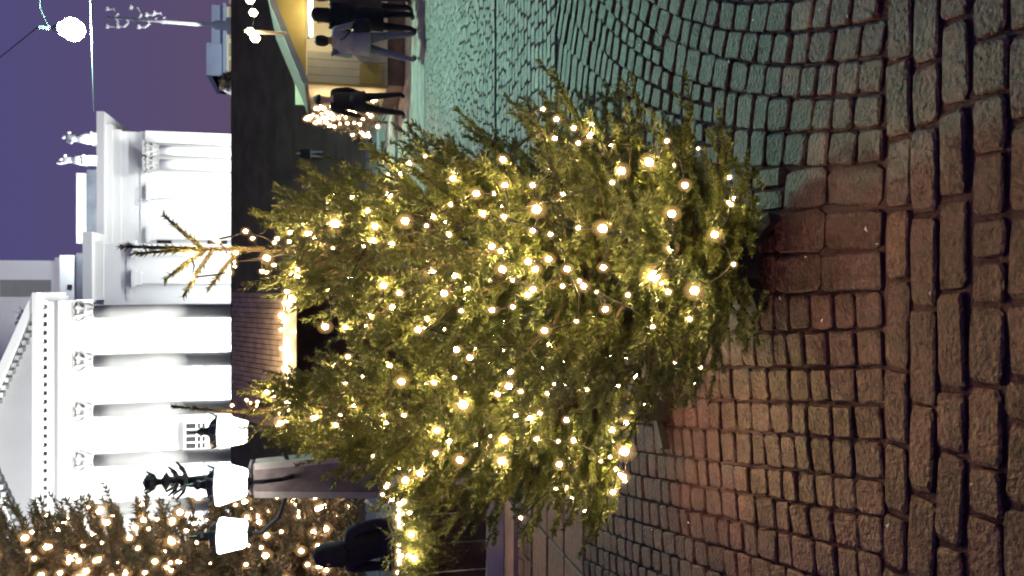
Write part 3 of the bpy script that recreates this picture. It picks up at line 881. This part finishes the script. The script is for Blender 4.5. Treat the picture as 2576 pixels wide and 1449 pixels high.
# tree stands
for p, lab in ((T1, 'dark metal tree stand under the bigger fir'), (T2, 'dark box shaped tree stand under the second fir')):
    st = thing('tree_stand', lab, 'tree stand', p, 'tree stands')
    b_ = MB(); b_.box(-.09, .09, -.09, .09, .0, .13); b_.build('socket', MT['iron'], st)
    for k in range(4):
        l_ = MB(); a_ = k * PI / 2 + .5
        l_.bar((.08 * math.cos(a_), .08 * math.sin(a_), .035), (.24 * math.cos(a_), .24 * math.sin(a_), .03), .04, .03); l_.build('foot', MT['iron'], st)
L1 = [(480,640,1.2),(482,698,1.1),(543,603,1.4),(575,685),(593,636,1.1),(618,582),(671,649,1.4),(670,684),(732,585),(735,690,1.2),(748,678),(748,693,1.2),(722,733,1.3),(718,762,1.2),(710,795,1.3),(775,590,1.3),(793,600,1.1),
 (843,563,B),(842,490),(885,495),(925,530),(975,440),(1028,411,1.3),(1010,437,1.3),(978,490,1.3),(1019,556,1.3),(944,570,1.1),(986,612),(940,605),(1140,450,1.3),(1134,515),(1198,487,1.3),(1243,487),(1270,466),(1340,466),
 (1265,401,1.4),(1350,527,B),(1268,545,1.2),(1073,568),(1130,590,1.1),(1215,538),(1090,545),(1380,652,B),(1329,658,B),(1237,620,1.3),(1260,632,1.2),(1088,686,1.4),(1145,694,1.1),(1117,738,1.4),(1176,725),(1264,678,1.4),
 (1347,677,1.2),(1427,677,1.2),(1516,575,B),(1518,673,1.3),(1386,425),(1418,488,1.2),(1563,430,B),(1633,408,1.7),(1723,466,B),(1690,538,B),(1798,590,B),(1688,623,1.3),(1645,695,HG),(1747,731,1.5),(1681,735,1.1),(1580,742),
 (1642,822),(1735,802),(1485,340,B),(1366,275,1.1),(1400,300),(1374,355,1.1),(1396,347,1.1),(1443,322,1.1),(1455,360,1.1),(1535,368,1.2),(1678,355),(1540,460),(1340,580),(1385,590),(1455,573,1.1),(1415,720),(1468,720,1.1),
 (1457,707),(1340,728,1.2),(1328,742,1.2),(1238,780,1.3),(1160,782),(1290,772),(1005,737,1.2),(965,718,1.5),(987,773),(1052,830,1.1),(920,818,1.2),(868,823,1.3),(818,822,1.3),(933,795),(1075,803),(1290,705),(1523,778,1.3),
 (1450,808),(1370,832,1.2),(1845,665,.8)]
L2 = [(875,897,1.3),(840,918,1.2),(870,962,1.2),(1148,880,1.3),(1182,900,1.5),(1233,918,1.1),(1264,880,1.2),(1245,850,1.2),(1310,848,.9),(1010,960,1.7),(980,920),(1090,962,1.1),(1143,950),(1165,1018,1.8),(893,1020,1.5),
 (845,1070,1.3),(791,1048,1.5),(705,1065,1.4),(672,987,1.1),(1283,935,1.2),(1280,972,1.6),(1252,992,1.2),(1310,985,1.1),(1378,990,1.2),(1365,925,1.2),(1420,967,.8),(1475,980),(1540,895,1.2),(1575,900,1.2),(1602,947,1.8),
 (1575,1065,1.4),(1540,1082,1.2),(1425,1057,1.3),(1443,1108,1.4),(1334,1053,1.3),(1358,1040,1.1),(1298,1045,1.1),(1269,1108,1.5),(1100,1083,1.2),(1096,1140),(1198,1120),(1157,1157,1.4),(1262,1160,1.5),(1350,1105),
 (1407,1168,1.5),(1404,1110),(1571,1135,1.8),(1535,1150),(1512,1160),(1568,1200,1.5),(1560,1192,1.2),(1542,1238,1.3),(1424,1227,1.1),(1398,1265),(964,1042,1.1),(1016,1045),(1130,1110),(1058,1190,1.7),(1020,1208,1.6),
 (1620,1015),(1550,1180)]
string_lights('string of warm bulbs wound round the bigger fir', T1, 2.1, R1, .15, L1, seed=3, extra=75)
string_lights('string of warm bulbs wound round the second fir', T2, 2.1, R2, .22, L2, seed=4, extra=75, r0=.0066)
# big bulb-covered spruce at the left edge
TB = Vector((-8.35, 20.5, 0))
RB = prof([(0, 3.1), (1.5, 3.1), (4, 3.0), (7, 2.85), (10, 2.9), (13, 2.75), (15, 2.2), (20, .2)])
conifer('tall dark spruce covered with small lights, behind the three lantern lamp post', 'tree', 'christmas_tree', TB, 20, RB, .8, 5, 1700, elev=(-4, 30), needle=(.17, .05), dens=60, twig=.62, m='needle_far', trunk_r=.2,
        leader=True, arc=(4.3, 7.0), sub=False)
fl = thing('fairy_lights', 'many small bulbs spread over the tall dark spruce', 'string lights', TB, 'light strings on the trees')
rn = random.Random(9)
for i in range(295):
    z = .9 + 11.2 * rn.random(); a = rn.uniform(-1.5, .3); r = RB(z) * rn.uniform(.86, 1.10)
    bulb((math.cos(a) * r, math.sin(a) * r, z), rn.choice((.03, .038, .05, .062)), fl, MT['bulb_far'])
# two small lit trees by the stall
for (bx, by, topx, labt, labl, n, sd, wd) in ((975, 308, 768, 'small lit tree with pointed top left of the man in black', 'bulbs thickly wound on the small pointed tree', 46, 31, .52),
                                          (985, 222, 792, 'small lit tree squeezed against the cream stall wall', 'bulbs on the small tree against the cream stall wall', 26, 32, .42)):
    p = on_ground(bx, by); p.z = .0
    if sd == 32: p = Vector((at_y(900, 213, 16.25).x - .34, 17.2, 0))
    h_ = at_y(topx, by, p.y).z
    rr = prof([(0, wd), (.45, wd), (h_ * .6, wd * .55), (h_, .04)])
    conifer(labt, 'tree', 'christmas_tree', p, h_, rr, .42, sd, 60, needle=(.05, .014), dens=60, twig=.16, m='needle_far', trunk_r=.03, sub=False, group='small trees by the stall')
    fl = thing('fairy_lights', labl, 'string lights', p, 'light strings on the trees')
    rn = random.Random(sd)
    for i in range(n):
        z = .45 + (h_ - .45) * (i + .5) / n; a = rn.uniform(-PI, .2); r = rr(z) * rn.uniform(.7, 1.05)
        bulb((math.cos(a) * r, math.sin(a) * r, z), rn.choice((.022, .03, .036)), fl, MT['bulb_far'])

# =================================================================== CREAM STALL AT THE RIGHT
YK = 16.25
kx0 = at_y(900, 213, YK).x; kx1 = kx0 + 3.1; kd = 2.4
zE = at_y(770, 213, YK).z; xap = (kx0 + kx1) / 2
zA = zE + (xap - kx0) * .40
ks = thing('market_stall', 'cream painted market stall with pale gable boards and glowing counter', 'market stall', (kx0, YK, 0))
def kb(name, m, x0_, x1_, y0_, y1_, z0_, z1_, parent=None):
    b = MB(); b.box(x0_ - kx0, x1_ - kx0, y0_ - YK, y1_ - YK, z0_, z1_); return b.build(name, MT[m], parent or ks)
zP = at_y(975, 200, YK).z
kb('plinth', 'brownboard', kx0 + .03, kx1, YK + .04, YK + kd, 0.0, zP)
xo = at_y(900, 135, YK).x                                          # edge of the serving hatch
i = 0; x = kx0
while x < xo - .01:                                                # upright boards of the corner panel
    w_ = min(.155, xo - x); kb('plank', 'cream', x, x + w_ - .008, YK + random.uniform(0, .006), YK + .05, zP + .002, zE - .02); x += w_; i += 1
kb('corner_post', 'ochre', kx0 - .05, kx0 - .002, YK - .03, YK + .06, zP, zE)
pz0, pz1 = at_y(962, 200, YK).z, at_y(905, 200, YK).z
kb('lower_panel', 'ochre', kx0 + .02, at_y(900, 160, YK).x, YK - .03, YK - .004, pz0, pz1)
kb('side_wall', 'cream', kx0, kx0 + .05, YK + .052, YK + kd, zP + .002, zE - .02)
kb('back_wall', 'cream', kx0 + .06, kx1, YK + kd - .06, YK + kd, zP + .003, zE + .3)
kb('right_wall', 'cream', kx1 - .05, kx1, YK, YK + kd - .07, zP + .002, zE - .02)
kb('counter', 'cream', xo + .002, kx1 - .06, YK - .22, YK + .45, .98, 1.03)
kb('counter_front', 'cream', xo + .002, kx1 - .06, YK - .01, YK + .04, zP + .002, .978)
kb('shelf', 'cream', xo + .3, kx1 - .2, YK + kd - .4, YK + kd - .08, 1.3, 1.34)
gb = MB(); gb.prism([(.0, zE), (kx1 - kx0, zE), (xap - kx0, zA)], -.02, .04); gb.build('gable', MT['ochre'], ks)
ov = .42
for s_ in (-1, 1):                                                 # roof planes, barge boards
    xe = kx0 - .13 if s_ < 0 else kx1 + .13
    ze = zE - .05
    r_ = MB(); r_.prism([(xe - kx0, ze + .0), (xap - kx0, zA + .03), (xap - kx0, zA + .10), (xe - kx0, ze + .07)], -ov, kd + .1); r_.build('roof', MT['wood_dark'], ks)
    b_ = MB(); b_.prism([(xe - kx0 - .02, ze - .03), (xap - kx0, zA + .0), (xap - kx0, zA + .125), (xe - kx0 - .02, ze + .10)], -ov - .05, -ov - .004); b_.build('barge_board', MT['greyboard'], ks)
tb = MB(); tb.tube([(xo + .25 - kx0, -.12, zE - .10), (kx1 - .3 - kx0, -.12, zE - .10)], .030, 10); tb.build('fluorescent_tube', MT['tube'], ks)
kb('tube_holder', 'greyboard', xo + .2, kx1 - .25, YK - .15, YK - .09, zE - .065, zE - .02)
ylw = thing('hanging_sign', 'crumpled yellow paper decoration hanging above the counter of the cream stall', 'decoration', at_y(800, 42, YK - .3))
y_ = MB(); y_.lathe([(.02, -.16), (.10, -.10), (.14, 0), (.09, .10), (.03, .14), (.002, .145)], n=9, sy_=.5); y_.build('body', MT['yellow'], ylw)
y_ = MB(); y_.tube([(0, 0, .14), (0, 0, zE - .1 - ylw.location.z)], .006, 5); y_.build('hook', MT['cable'], ylw)
lp = bpy.data.lights.new('stall_lamp', 'POINT'); lp.energy = 28; lp.color = (1, .87, .62); lp.shadow_soft_size = .1
o = bpy.data.objects.new('stall_lamp', lp); o.location = (xo + .75, YK - .55, zE - .12); link(o)
lp = bpy.data.lights.new('stall_lamp_inside', 'POINT'); lp.energy = 38; lp.color = (1, .87, .62); lp.shadow_soft_size = .1
o = bpy.data.objects.new('stall_lamp_inside', lp); o.location = (xo + .9, YK + 1.2, zE + .05); link(o)
# lit pole on the gable
p = at_y(714, 85, YK - .5); q = at_y(615, 85, YK - .5)
ps = thing('light_pole', 'pale upright pole with bright bulbs on the gable of the cream stall', 'pole', p)
b_ = MB(); b_.tube([(0, 0, -.06), (0, 0, q.z - p.z)], .035, 8); b_.build('pole', MT['cream'], ps)
for (a_, b2, r) in ((630, 79, .075), (642, 96, .085), (640, 88, .05)):
    bulb(at_y(a_, b2, YK - .58) - p, r, ps, MT['bulb_stall'])
wr_ = thing('bulb_string', 'line of round bulbs in the air above the cream stall', 'string lights', at_y(636, 32, YK - .5))
p0 = wr_.location.copy(); c_ = MB(); c_.tube([at_y(634, 80, YK - .5) - p0, at_y(639, 50, YK - .5) - p0, at_y(637, 32, YK - .5) - p0, at_y(628, -20, YK - .5) - p0], .006, 5); c_.build('cable', MT['cable'], wr_)
for (a_, b2) in ((637, 32), (629, 0)): bulb(at_y(a_, b2, YK - .5) - p0, .075, wr_, MT['bulb_stall'])

# =================================================================== WOODEN STALL IN THE MIDDLE
YE, YR = 9.0, 10.15
xr = at_y(725, 737, YE).x; xl = at_y(725, 1085, YE).x
zE2 = at_y(722, 900, YE).z; zR2 = at_y(589, 900, YR).z
ws = thing('market_stall', 'dark wooden market stall with ribbed plank roof and lights along its eave', 'market stall', ((xl + xr) / 2, YE, 0))
ox = (xl + xr) / 2
n = 26
for i in range(n):                                                # roof boards, each a piece
    xa = xl + (xr - xl) * i / n; w_ = (xr - xl) / n
    dz = random.uniform(-.006, .008); b_ = MB()
    b_.add([(xa - ox + a_, y_ - YE, z_ + dz + t_2) for t_2 in (0, .022) for a_, y_, z_ in ((.004, YE, zE2), (w_ - .004, YE, zE2), (w_ - .004, YR, zR2), (.004, YR, zR2))],
           [(3, 2, 1, 0), (4, 5, 6, 7), (0, 1, 5, 4), (1, 2, 6, 5), (2, 3, 7, 6), (3, 0, 4, 7)])
    b_.build('roof_board', MT['wood'], ws)
b_ = MB(); b_.add([(xl - ox, 0, zE2 - .03), (xr - ox, 0, zE2 - .03), (xr - ox, YR - YE, zR2 - .03), (xl - ox, YR - YE, zR2 - .03),
                   (xl - ox, 0, zE2 - .01), (xr - ox, 0, zE2 - .01), (xr - ox, YR - YE, zR2 - .01), (xl - ox, YR - YE, zR2 - .01)],
                  [(3, 2, 1, 0), (4, 5, 6, 7), (0, 1, 5, 4), (1, 2, 6, 5), (2, 3, 7, 6), (3, 0, 4, 7)]); b_.build('roof_underside', MT['wood_dark'], ws)
b_ = MB(); b_.box(xl - ox, xr - ox, -.035, -.006, zE2 - .10, zE2 + .035); b_.build('fascia', MT['cream'], ws)
b_ = MB(); b_.box(xl - ox + .05, xr - ox - .05, 1.05, 1.10, 0, zR2 - .10); b_.build('back_wall', MT['wood_dark'], ws)
b_ = MB(); b_.box(xl - ox + .05, xr - ox - .05, .25, .30, 0, .95); b_.box(xl - ox, xr - ox, .12, .55, .95, 1.0); b_.build('counter', MT['wood_dark'], ws)
for sx2 in (xl - ox + .06, xr - ox - .06):
    for yy in (.2, 1.0):
        b_ = MB(); b_.box(sx2 - .045, sx2 + .045, yy - .04, yy + .04, 0, (zE2 if yy < .5 else zR2 - .12) - .01); b_.build('post', MT['wood_dark'], ws)
ev = thing('fairy_lights', 'row of warm bulbs along the eave of the dark wooden stall', 'string lights', (ox, YE - .06, zE2), 'light strings on the trees')
rn = random.Random(21)
pts = []
for i in range(22):
    p = Vector((xl - ox + (xr - xl) * (i + rn.uniform(.1, .9)) / 22, rn.uniform(-.05, 0), rn.uniform(-.07, .06))); pts.append(p); bulb(p, rn.choice((.015, .02, .026)), ev, MT['bulb_far'])
c_ = MB(); c_.tube(pts, .004, 5); c_.build('cable', MT['cable'], ev)
lp = bpy.data.lights.new('eave_glow', 'AREA'); lp.shape = 'RECTANGLE'; lp.size = 1.4; lp.size_y = .05; lp.energy = 8; lp.color = (1, .76, .46)
o = bpy.data.objects.new('eave_glow', lp); o.location = (ox, YE - .12, zE2 + .15); o.rotation_euler = (math.radians(115), 0, 0); link(o)

# =================================================================== LEFT COUNTER, GARLAND, VENDOR
YC = 6.7
cxr = at_y(1000, 1165, YC).x; cxl = -3.2
zC = at_y(1000, 1300, YC).z
ct = thing('market_counter', 'dark wooden counter with pale foot board behind the second fir', 'counter', (cxr, YC, 0))
b_ = MB(); b_.box(cxl - cxr, 0, .0, .7, zC - .05, zC); b_.build('tabletop', MT['wood_dark'], ct)
for i in range(7):
    xa = cxl - cxr + .02 + i * .25
    if xa + .24 > 0: break
    b_ = MB(); b_.box(xa, xa + .235, .08, .105, .17, zC - .052); b_.build('plank', MT['wood_dark'], ct)
b_ = MB(); b_.box(cxl - cxr, -.12, .03, .075, .02, at_y(1228, 1300, YC).z); b_.build('foot_board', MT['frame'], ct)
b_ = MB(); b_.box(cxl - cxr, -.30, -.45, -.12, -.002, .045); b_.build('foot_mat', MT['pale'], ct)
for xa in (-.08, (cxl - cxr) * .5, cxl - cxr + .08):
    b_ = MB(); b_.box(xa - .04, xa + .04, .12, .66, 0, zC - .054); b_.build('leg', MT['wood_dark'], ct)
# garland of fir twigs
ga = thing('garland', 'fir garland with bulbs hanging along the front of the dark counter', 'garland', (cxr, YC - .04, zC))
segs = []; rn = random.Random(40); core = []
for i in range(46):
    x = cxl - cxr + (cxr - cxl + .02) * i / 45; core.append(Vector((x, rn.uniform(-.03, .0), rn.uniform(-.05, .0))))
for i, c in enumerate(core):
    for k in range(16):
        d = Vector((rn.uniform(-.7, .7), rn.uniform(-.8, -.05), rn.uniform(-1.3, .25))).normalized() * rn.uniform(.12, .62 if rn.random() < .6 else .25)
        segs.append((c, c + d))
        segs.append((c + d * .5, c + d * .5 + (d + Vector((rn.uniform(-.2, .2), 0, rn.uniform(-.2, .1)))).normalized() * .09))
A = np.array([[*p, *q] for p, q in segs]); p_, q_ = A[:, :3], A[:, 3:]
rs = np.random.default_rng(4); idx = np.repeat(np.arange(len(A)), 42); N = len(idx)
t = rs.random(N)[:, None]; axx = (q_ - p_)[idx]; axx /= np.linalg.norm(axx, axis=1)[:, None]
base = p_[idx] + (q_ - p_)[idx] * t; d = axx * .6 + rs.normal(size=(N, 3)) * .55; d /= np.linalg.norm(d, axis=1)[:, None]
wv = np.cross(d, rs.normal(size=(N, 3))); wv /= np.linalg.norm(wv, axis=1)[:, None]
tris = np.stack([base - wv * .0028, base + wv * .0028, base + d * .028], 1)
link(bpy.data.objects.new('foliage', tri_mesh('foliage', tris, MT['needle'])), ga)
b_ = MB(); b_.tube(core, .012, 5); b_.build('cord', MT['bark'], ga)
gl = thing('fairy_lights', 'warm bulbs along the fir garland of the dark counter', 'string lights', (cxr, YC - .08, zC), 'light strings on the trees')
for (a_, b2, r) in [(980,1190,1),(1003,1180,1),(998,1165,1),(975,1218,1),(971,1225,1),(1005,1160,1),(963,1245,1),(975,1250,1.2),(985,1256,1.2),(990,1255,1),(1002,1268,1),(1008,1268,1),(1015,1262,1.3),(1003,1283,1),
                (1012,1290,.9),(1002,1297,1.2),(1002,1305,1),(1005,1316,1.2),(1012,1319,1.3),(1006,1325,1),(1004,1371,.8),(1003,1386,1),(1008,1398,1.3),(1005,1410,1.1),(1006,1418,1.1),(1035,1345,1.5),(1042,1405,1.4),(1028,1397,1),(1030,1290,1),(1000,1440,1)]:
    bulb(at_y(a_, b2, YC - .12 - random.uniform(0, .14)) - gl.location, .0135 * r, gl, MT['bulb' if a_ > 1020 else 'bulb_far'])
# vendor behind the counter
vx = at_y(900, 1345, 7.9).x
person('person in dark navy padded jacket bending over the dark counter', (vx, 7.75, 0), PI - .5, 1.62, 'navy', 'blackcloth', ((.1, .15), (.1, .15)), (.3, .3), hood=True, wide=1.35, lean=.28, skirt=.2)
stk = thing('light_rod', 'short slanting pale rod standing on the dark counter beside the vendor', 'rod', at_y(965, 1302, 7.1))
p0 = stk.location.copy(); b_ = MB(); b_.tube([Vector((0, 0, 0)), at_y(930, 1268, 7.1) - p0], .012, 8); b_.build('rod', MT['greyboard'], stk)
b_ = MB(); b_.tube([at_y(927, 1265, 7.1) - p0, at_y(918, 1259, 7.1) - p0], .016, 8); b_.build('tip', MT['greyboard'], stk)

# =================================================================== CANDELABRA LAMP POST WITH THREE LANTERNS
YL = 11.6
LC = [at_y(583, 1083, YL), at_y(580, 1216, YL - .75), at_y(582, 1345, YL)]
base = Vector((at_y(700, 1197, YL).x, YL, 0))
lm = thing('street_lamp', 'ornate black lamp post with three glowing lanterns on a stone pedestal', 'street lamp', base)
zs0, zs1 = at_y(950, 1197, YL).z, at_y(640, 1197, YL).z
b_ = MB()
b_.add([(-.30, -.30, zs0), (.30, -.30, zs0), (.30, .30, zs0), (-.30, .30, zs0), (-.21, -.21, zs1), (.21, -.21, zs1), (.21, .21, zs1), (-.21, .21, zs1)],
       [(0, 3, 2, 1), (4, 5, 6, 7), (0, 1, 5, 4), (1, 2, 6, 5), (2, 3, 7, 6), (3, 0, 4, 7)]); b_.build('pedestal', MT['granite'], lm)
for s_ in (-1, 1):
    b_ = MB(); b_.bar((s_ * .275, -.302, zs0 + .02), (s_ * .19, -.212, zs1 - .02), .085, .03, up=(0, 1, 0)); b_.build('edge_strip', MT['pale'], lm)
b_ = MB(); b_.box(-.38, .38, -.38, .38, .25, zs0 - .002); b_.box(-.5, .5, -.5, .5, 0, .248); b_.build('pedestal_base', MT['granite'], lm)
zt = at_y(470, 1205, YL).z
b_ = MB(); b_.lathe([(.24, zs1), (.25, zs1 + .05), (.10, zs1 + .10), (.07, zs1 + .2), (.065, zt - .5), (.12, zt - .42), (.07, zt - .3), (.05, zt)], n=14); b_.build('post', MT['iron'], lm, True)
# crowning ornament
b_ = MB(); z0_, z1_ = at_y(475, 1205, YL).z, at_y(360, 1205, YL).z; hh = z1_ - z0_
b_.lathe([(.05, z0_), (.11, z0_ + .08 * hh), (.05, z0_ + .2 * hh), (.04, z0_ + .4 * hh), (.13, z0_ + .5 * hh), (.04, z0_ + .6 * hh), (.05, z0_ + .7 * hh), (.12, z0_ + .82 * hh), (.10, z0_ + .93 * hh), (.02, z1_), (.001, z1_ + .01)], n=10)
for k in range(6):
    t = k * PI / 3
    for (zz, r) in ((.30, .20), (.78, .15), (.12, .26)):
        b_.tube([(0, 0, z0_ + zz * hh - .05), (r * .6 * math.cos(t), r * .6 * math.sin(t), z0_ + zz * hh), (r * math.cos(t), r * math.sin(t), z0_ + zz * hh + .09)], [.02, .025, .012], 6)
b_.build('finial', MT['iron'], lm)
for i, c in enumerate(LC):
    k = 1.0; L = c - base
    ln_ = MB(); ln_.lathe([(.12, -.215), (.175, -.20), (.20, -.16), (.225 if i != 1 else .25, 0), (.25 if i != 1 else .29, .13), (.24 if i != 1 else .28, .165), (.18, .185)], L, n=6, rot=PI / 6); la = ln_.build('lantern_glass', MT['lantern'], lm)
    fr = MB(); fr.lathe([(.23, .172), (.24, .19), (.16, .27), (.07, .30), (.05, .36), (.07, .40), (.02, .46), (.001, .47)], L, n=6, rot=PI / 6)
    fr.build('lantern_cap', MT['iron'], lm)
    fr = MB(); fr.lathe([(.02, -.29), (.06, -.25), (.14, -.202)], L, n=6); fr.build('lantern_foot', MT['iron'], lm)
    sp_ = MB(); sp_.tube([L + Vector((0, 0, .44)), L + Vector((0, 0, .56))], [.03, .012], 6)
    for q in range(6):
        t = q * PI / 3; sp_.tube([L + Vector((.2 * math.cos(t), .2 * math.sin(t), .19)), L + Vector((.25 * math.cos(t), .25 * math.sin(t), .29))], [.02, .008], 5)
    sp_.build('lantern_crest', MT['iron'], lm)
    ar = MB(); z_a = L.z - .32
    ar.tube([(0, 0, z_a - .25), (L.x * .35, L.y * .35, z_a - .42), (L.x * .75, L.y * .75, z_a - .30), (L.x, L.y, z_a - .08), (L.x, L.y, z_a + .06)], [.04, .035, .03, .028, .03], 8)
    ar.build('arm', MT['iron'], lm)

# =================================================================== HANGING STREET LAMP AND WIRES
YH = 17.4
c = at_y(182, 74, YH)
hl = thing('hanging_lamp', 'big round greenish white street lamp glowing in the violet sky', 'street lamp', c)
b_ = MB(); b_.lathe([(.03, -.225), (.13, -.18), (.2, -.09), (.225, 0), (.2, .09), (.13, .18), (.05, .22)], n=20); b_.build('globe', MT['street'], hl, True)
b_ = MB(); b_.lathe([(.12, .225), (.11, .26), (.05, .34), (.03, .60)], n=14); b_.build('cap', MT['greyiron'], hl)
wi = thing('span_wire', 'thin dark wire curving past the round street lamp', 'wire', c + Vector((0, 0, .6)))
p0 = wi.location.copy(); b_ = MB(); b_.tube([at_y(100, -40, YH) - p0, at_y(100, 20, YH) - p0, at_y(125, 75, YH) - p0, Vector((0, 0, 0.02)), at_y(120, 130, YH + 2) - p0 + Vector((0, 2, 2))], .012, 5); b_.build('wire', MT['iron'], wi)
wi = thing('overhead_wire', 'straight taut wire just under the round street lamp', 'wire', at_y(231, 0, YH - .1))
p0 = wi.location.copy(); b_ = MB(); b_.tube([at_y(229, -60, YH - .1) - p0, at_y(230, 20, YH - .1) - p0, at_y(236, 280, YH - .4) - p0], [.018, .026, .006], 6); b_.build('wire', MT['greyiron'], wi)

# =================================================================== THINGS ON THE TERRACE, RIGHT
YQ = 54.0
p = Vector((at_y(585, 66, YQ).x, YQ, ZT))
cl = thing('column_lamp', 'tall thin pale post with curled arms rising from the terrace under the round lamp', 'lamp post', p)
zt = at_y(270, 62, YQ).z - ZT
b_ = MB(); b_.lathe([(.55, 0), (.55, .5), (.3, .6), (.3, 1.2), (.16, 1.4), (.13, zt * .55), (.16, zt * .57), (.10, zt * .6), (.09, zt)], n=12); b_.build('post', MT['marble'], cl, True)
for (f, s_, r) in ((.62, 1, .5), (.74, -1, .45), (.80, 1, .75), (.90, -1, .5), (.98, 1, .55), (.98, -1, .55), (.68, 1, .35)):
    z = zt * f; b_ = MB(); b_.tube([(0, 0, z - .3), (s_ * r * .5, 0, z - .45), (s_ * r, 0, z - .2), (s_ * r, 0, z + .1)], [.09, .08, .08, .07], 6)
    b_.ico((s_ * r, 0, z + .18), .17); b_.build('arm', MT['marble'], cl)
YD = 110.0
p0, p1 = at_y(520, 190, YD), at_y(596, 74, YD)
zb_ = ZT
db = thing('distant_building', 'far pale blue grey building with a lit lower storey beyond the terrace', 'building', ((p0.x + p1.x) / 2, YD, zb_))
cx_ = (p0.x + p1.x) / 2; zl = at_y(562, 120, YD).z; zu = at_y(532, 120, YD).z
b_ = MB(); b_.box(p0.x - cx_, p1.x - cx_ + 3, 0, 10, zl - zb_, zu - zb_); b_.build('upper_storey', MT['bluegrey'], db)
b_ = MB(); b_.box(p0.x - cx_, p0.x - cx_ + 4.2, -.3, 10, zl - zb_ + .002, p0.z - zb_); b_.build('corner_block', MT['bluegrey'], db)
b_ = MB(); b_.box(p0.x - cx_ - .4, p1.x - cx_ + 3.2, -.5, 10, zl - zb_ - .35, zl - zb_ - .002); b_.build('ledge', MT['bluegrey'], db)
b_ = MB(); b_.box(p0.x - cx_ - .1, p1.x - cx_ + 3, .3, 10, 0, zl - zb_ - .352); b_.build('lower_storey', MT['cream'], db)
n_ = 6
for i in range(n_):
    xa = p0.x - cx_ + .5 + i * 2.3; b_ = MB(); b_.box(xa, xa + 1.7, .22, .298, .6, zl - zb_ - .7); b_.build('window', MT['litpale'], db)
p = at_y(580, 208, 70.0)
bs = thing('round_shrub', 'dark round bush on the terrace beside the far blue grey building', 'bush', (p.x, 70, ZT))
sg = np.random.default_rng(8); Nn = 3500
cen = sg.normal(size=(Nn, 3)); cen /= np.linalg.norm(cen, axis=1)[:, None]; cen *= (sg.random(Nn)[:, None] ** .4) * np.array([1.0, 1.0, 1.5]); cen[:, 2] += 1.5
dd = sg.normal(size=(Nn, 3, 3)) * .11
link(bpy.data.objects.new('foliage', tri_mesh('foliage', cen[:, None, :] + dd, MT['needle_far'])), bs)
b_ = MB(); b_.tube([(0, 0, 0), (0, 0, 1.4)], [.12, .06], 6); b_.build('trunk', MT['bark'], bs)
p = at_y(575, 226, 70.0)
ur = thing('stone_urn', 'small pale ornament on a pedestal right of the white cathedral corner', 'ornament', (p.x, 70, ZT))
b_ = MB(); b_.lathe([(.55, 0), (.55, .9), (.45, 1.0), (.25, 1.1), (.3, 1.25), (.65, 1.7), (.7, 2.0), (.4, 2.15), (.2, 2.5), (.05, 2.8)], n=12); b_.build('urn', MT['marble'], ur, True)

spot('uplight_column', (cl.location.x - 2.2, YQ - 1.4, ZT + .1), (cl.location.x, YQ, ZT + 6.5), 60, 2600, (.95, .96, 1.0), r=.1)
area('fill_distant', (cx_, YD - 9, ZT + .4), (cx_, YD, ZT + 4), 16, .5, 1300, (.82, .92, 1.0))  # unseen area light added to brighten the far building
S.render.film_transparent = False
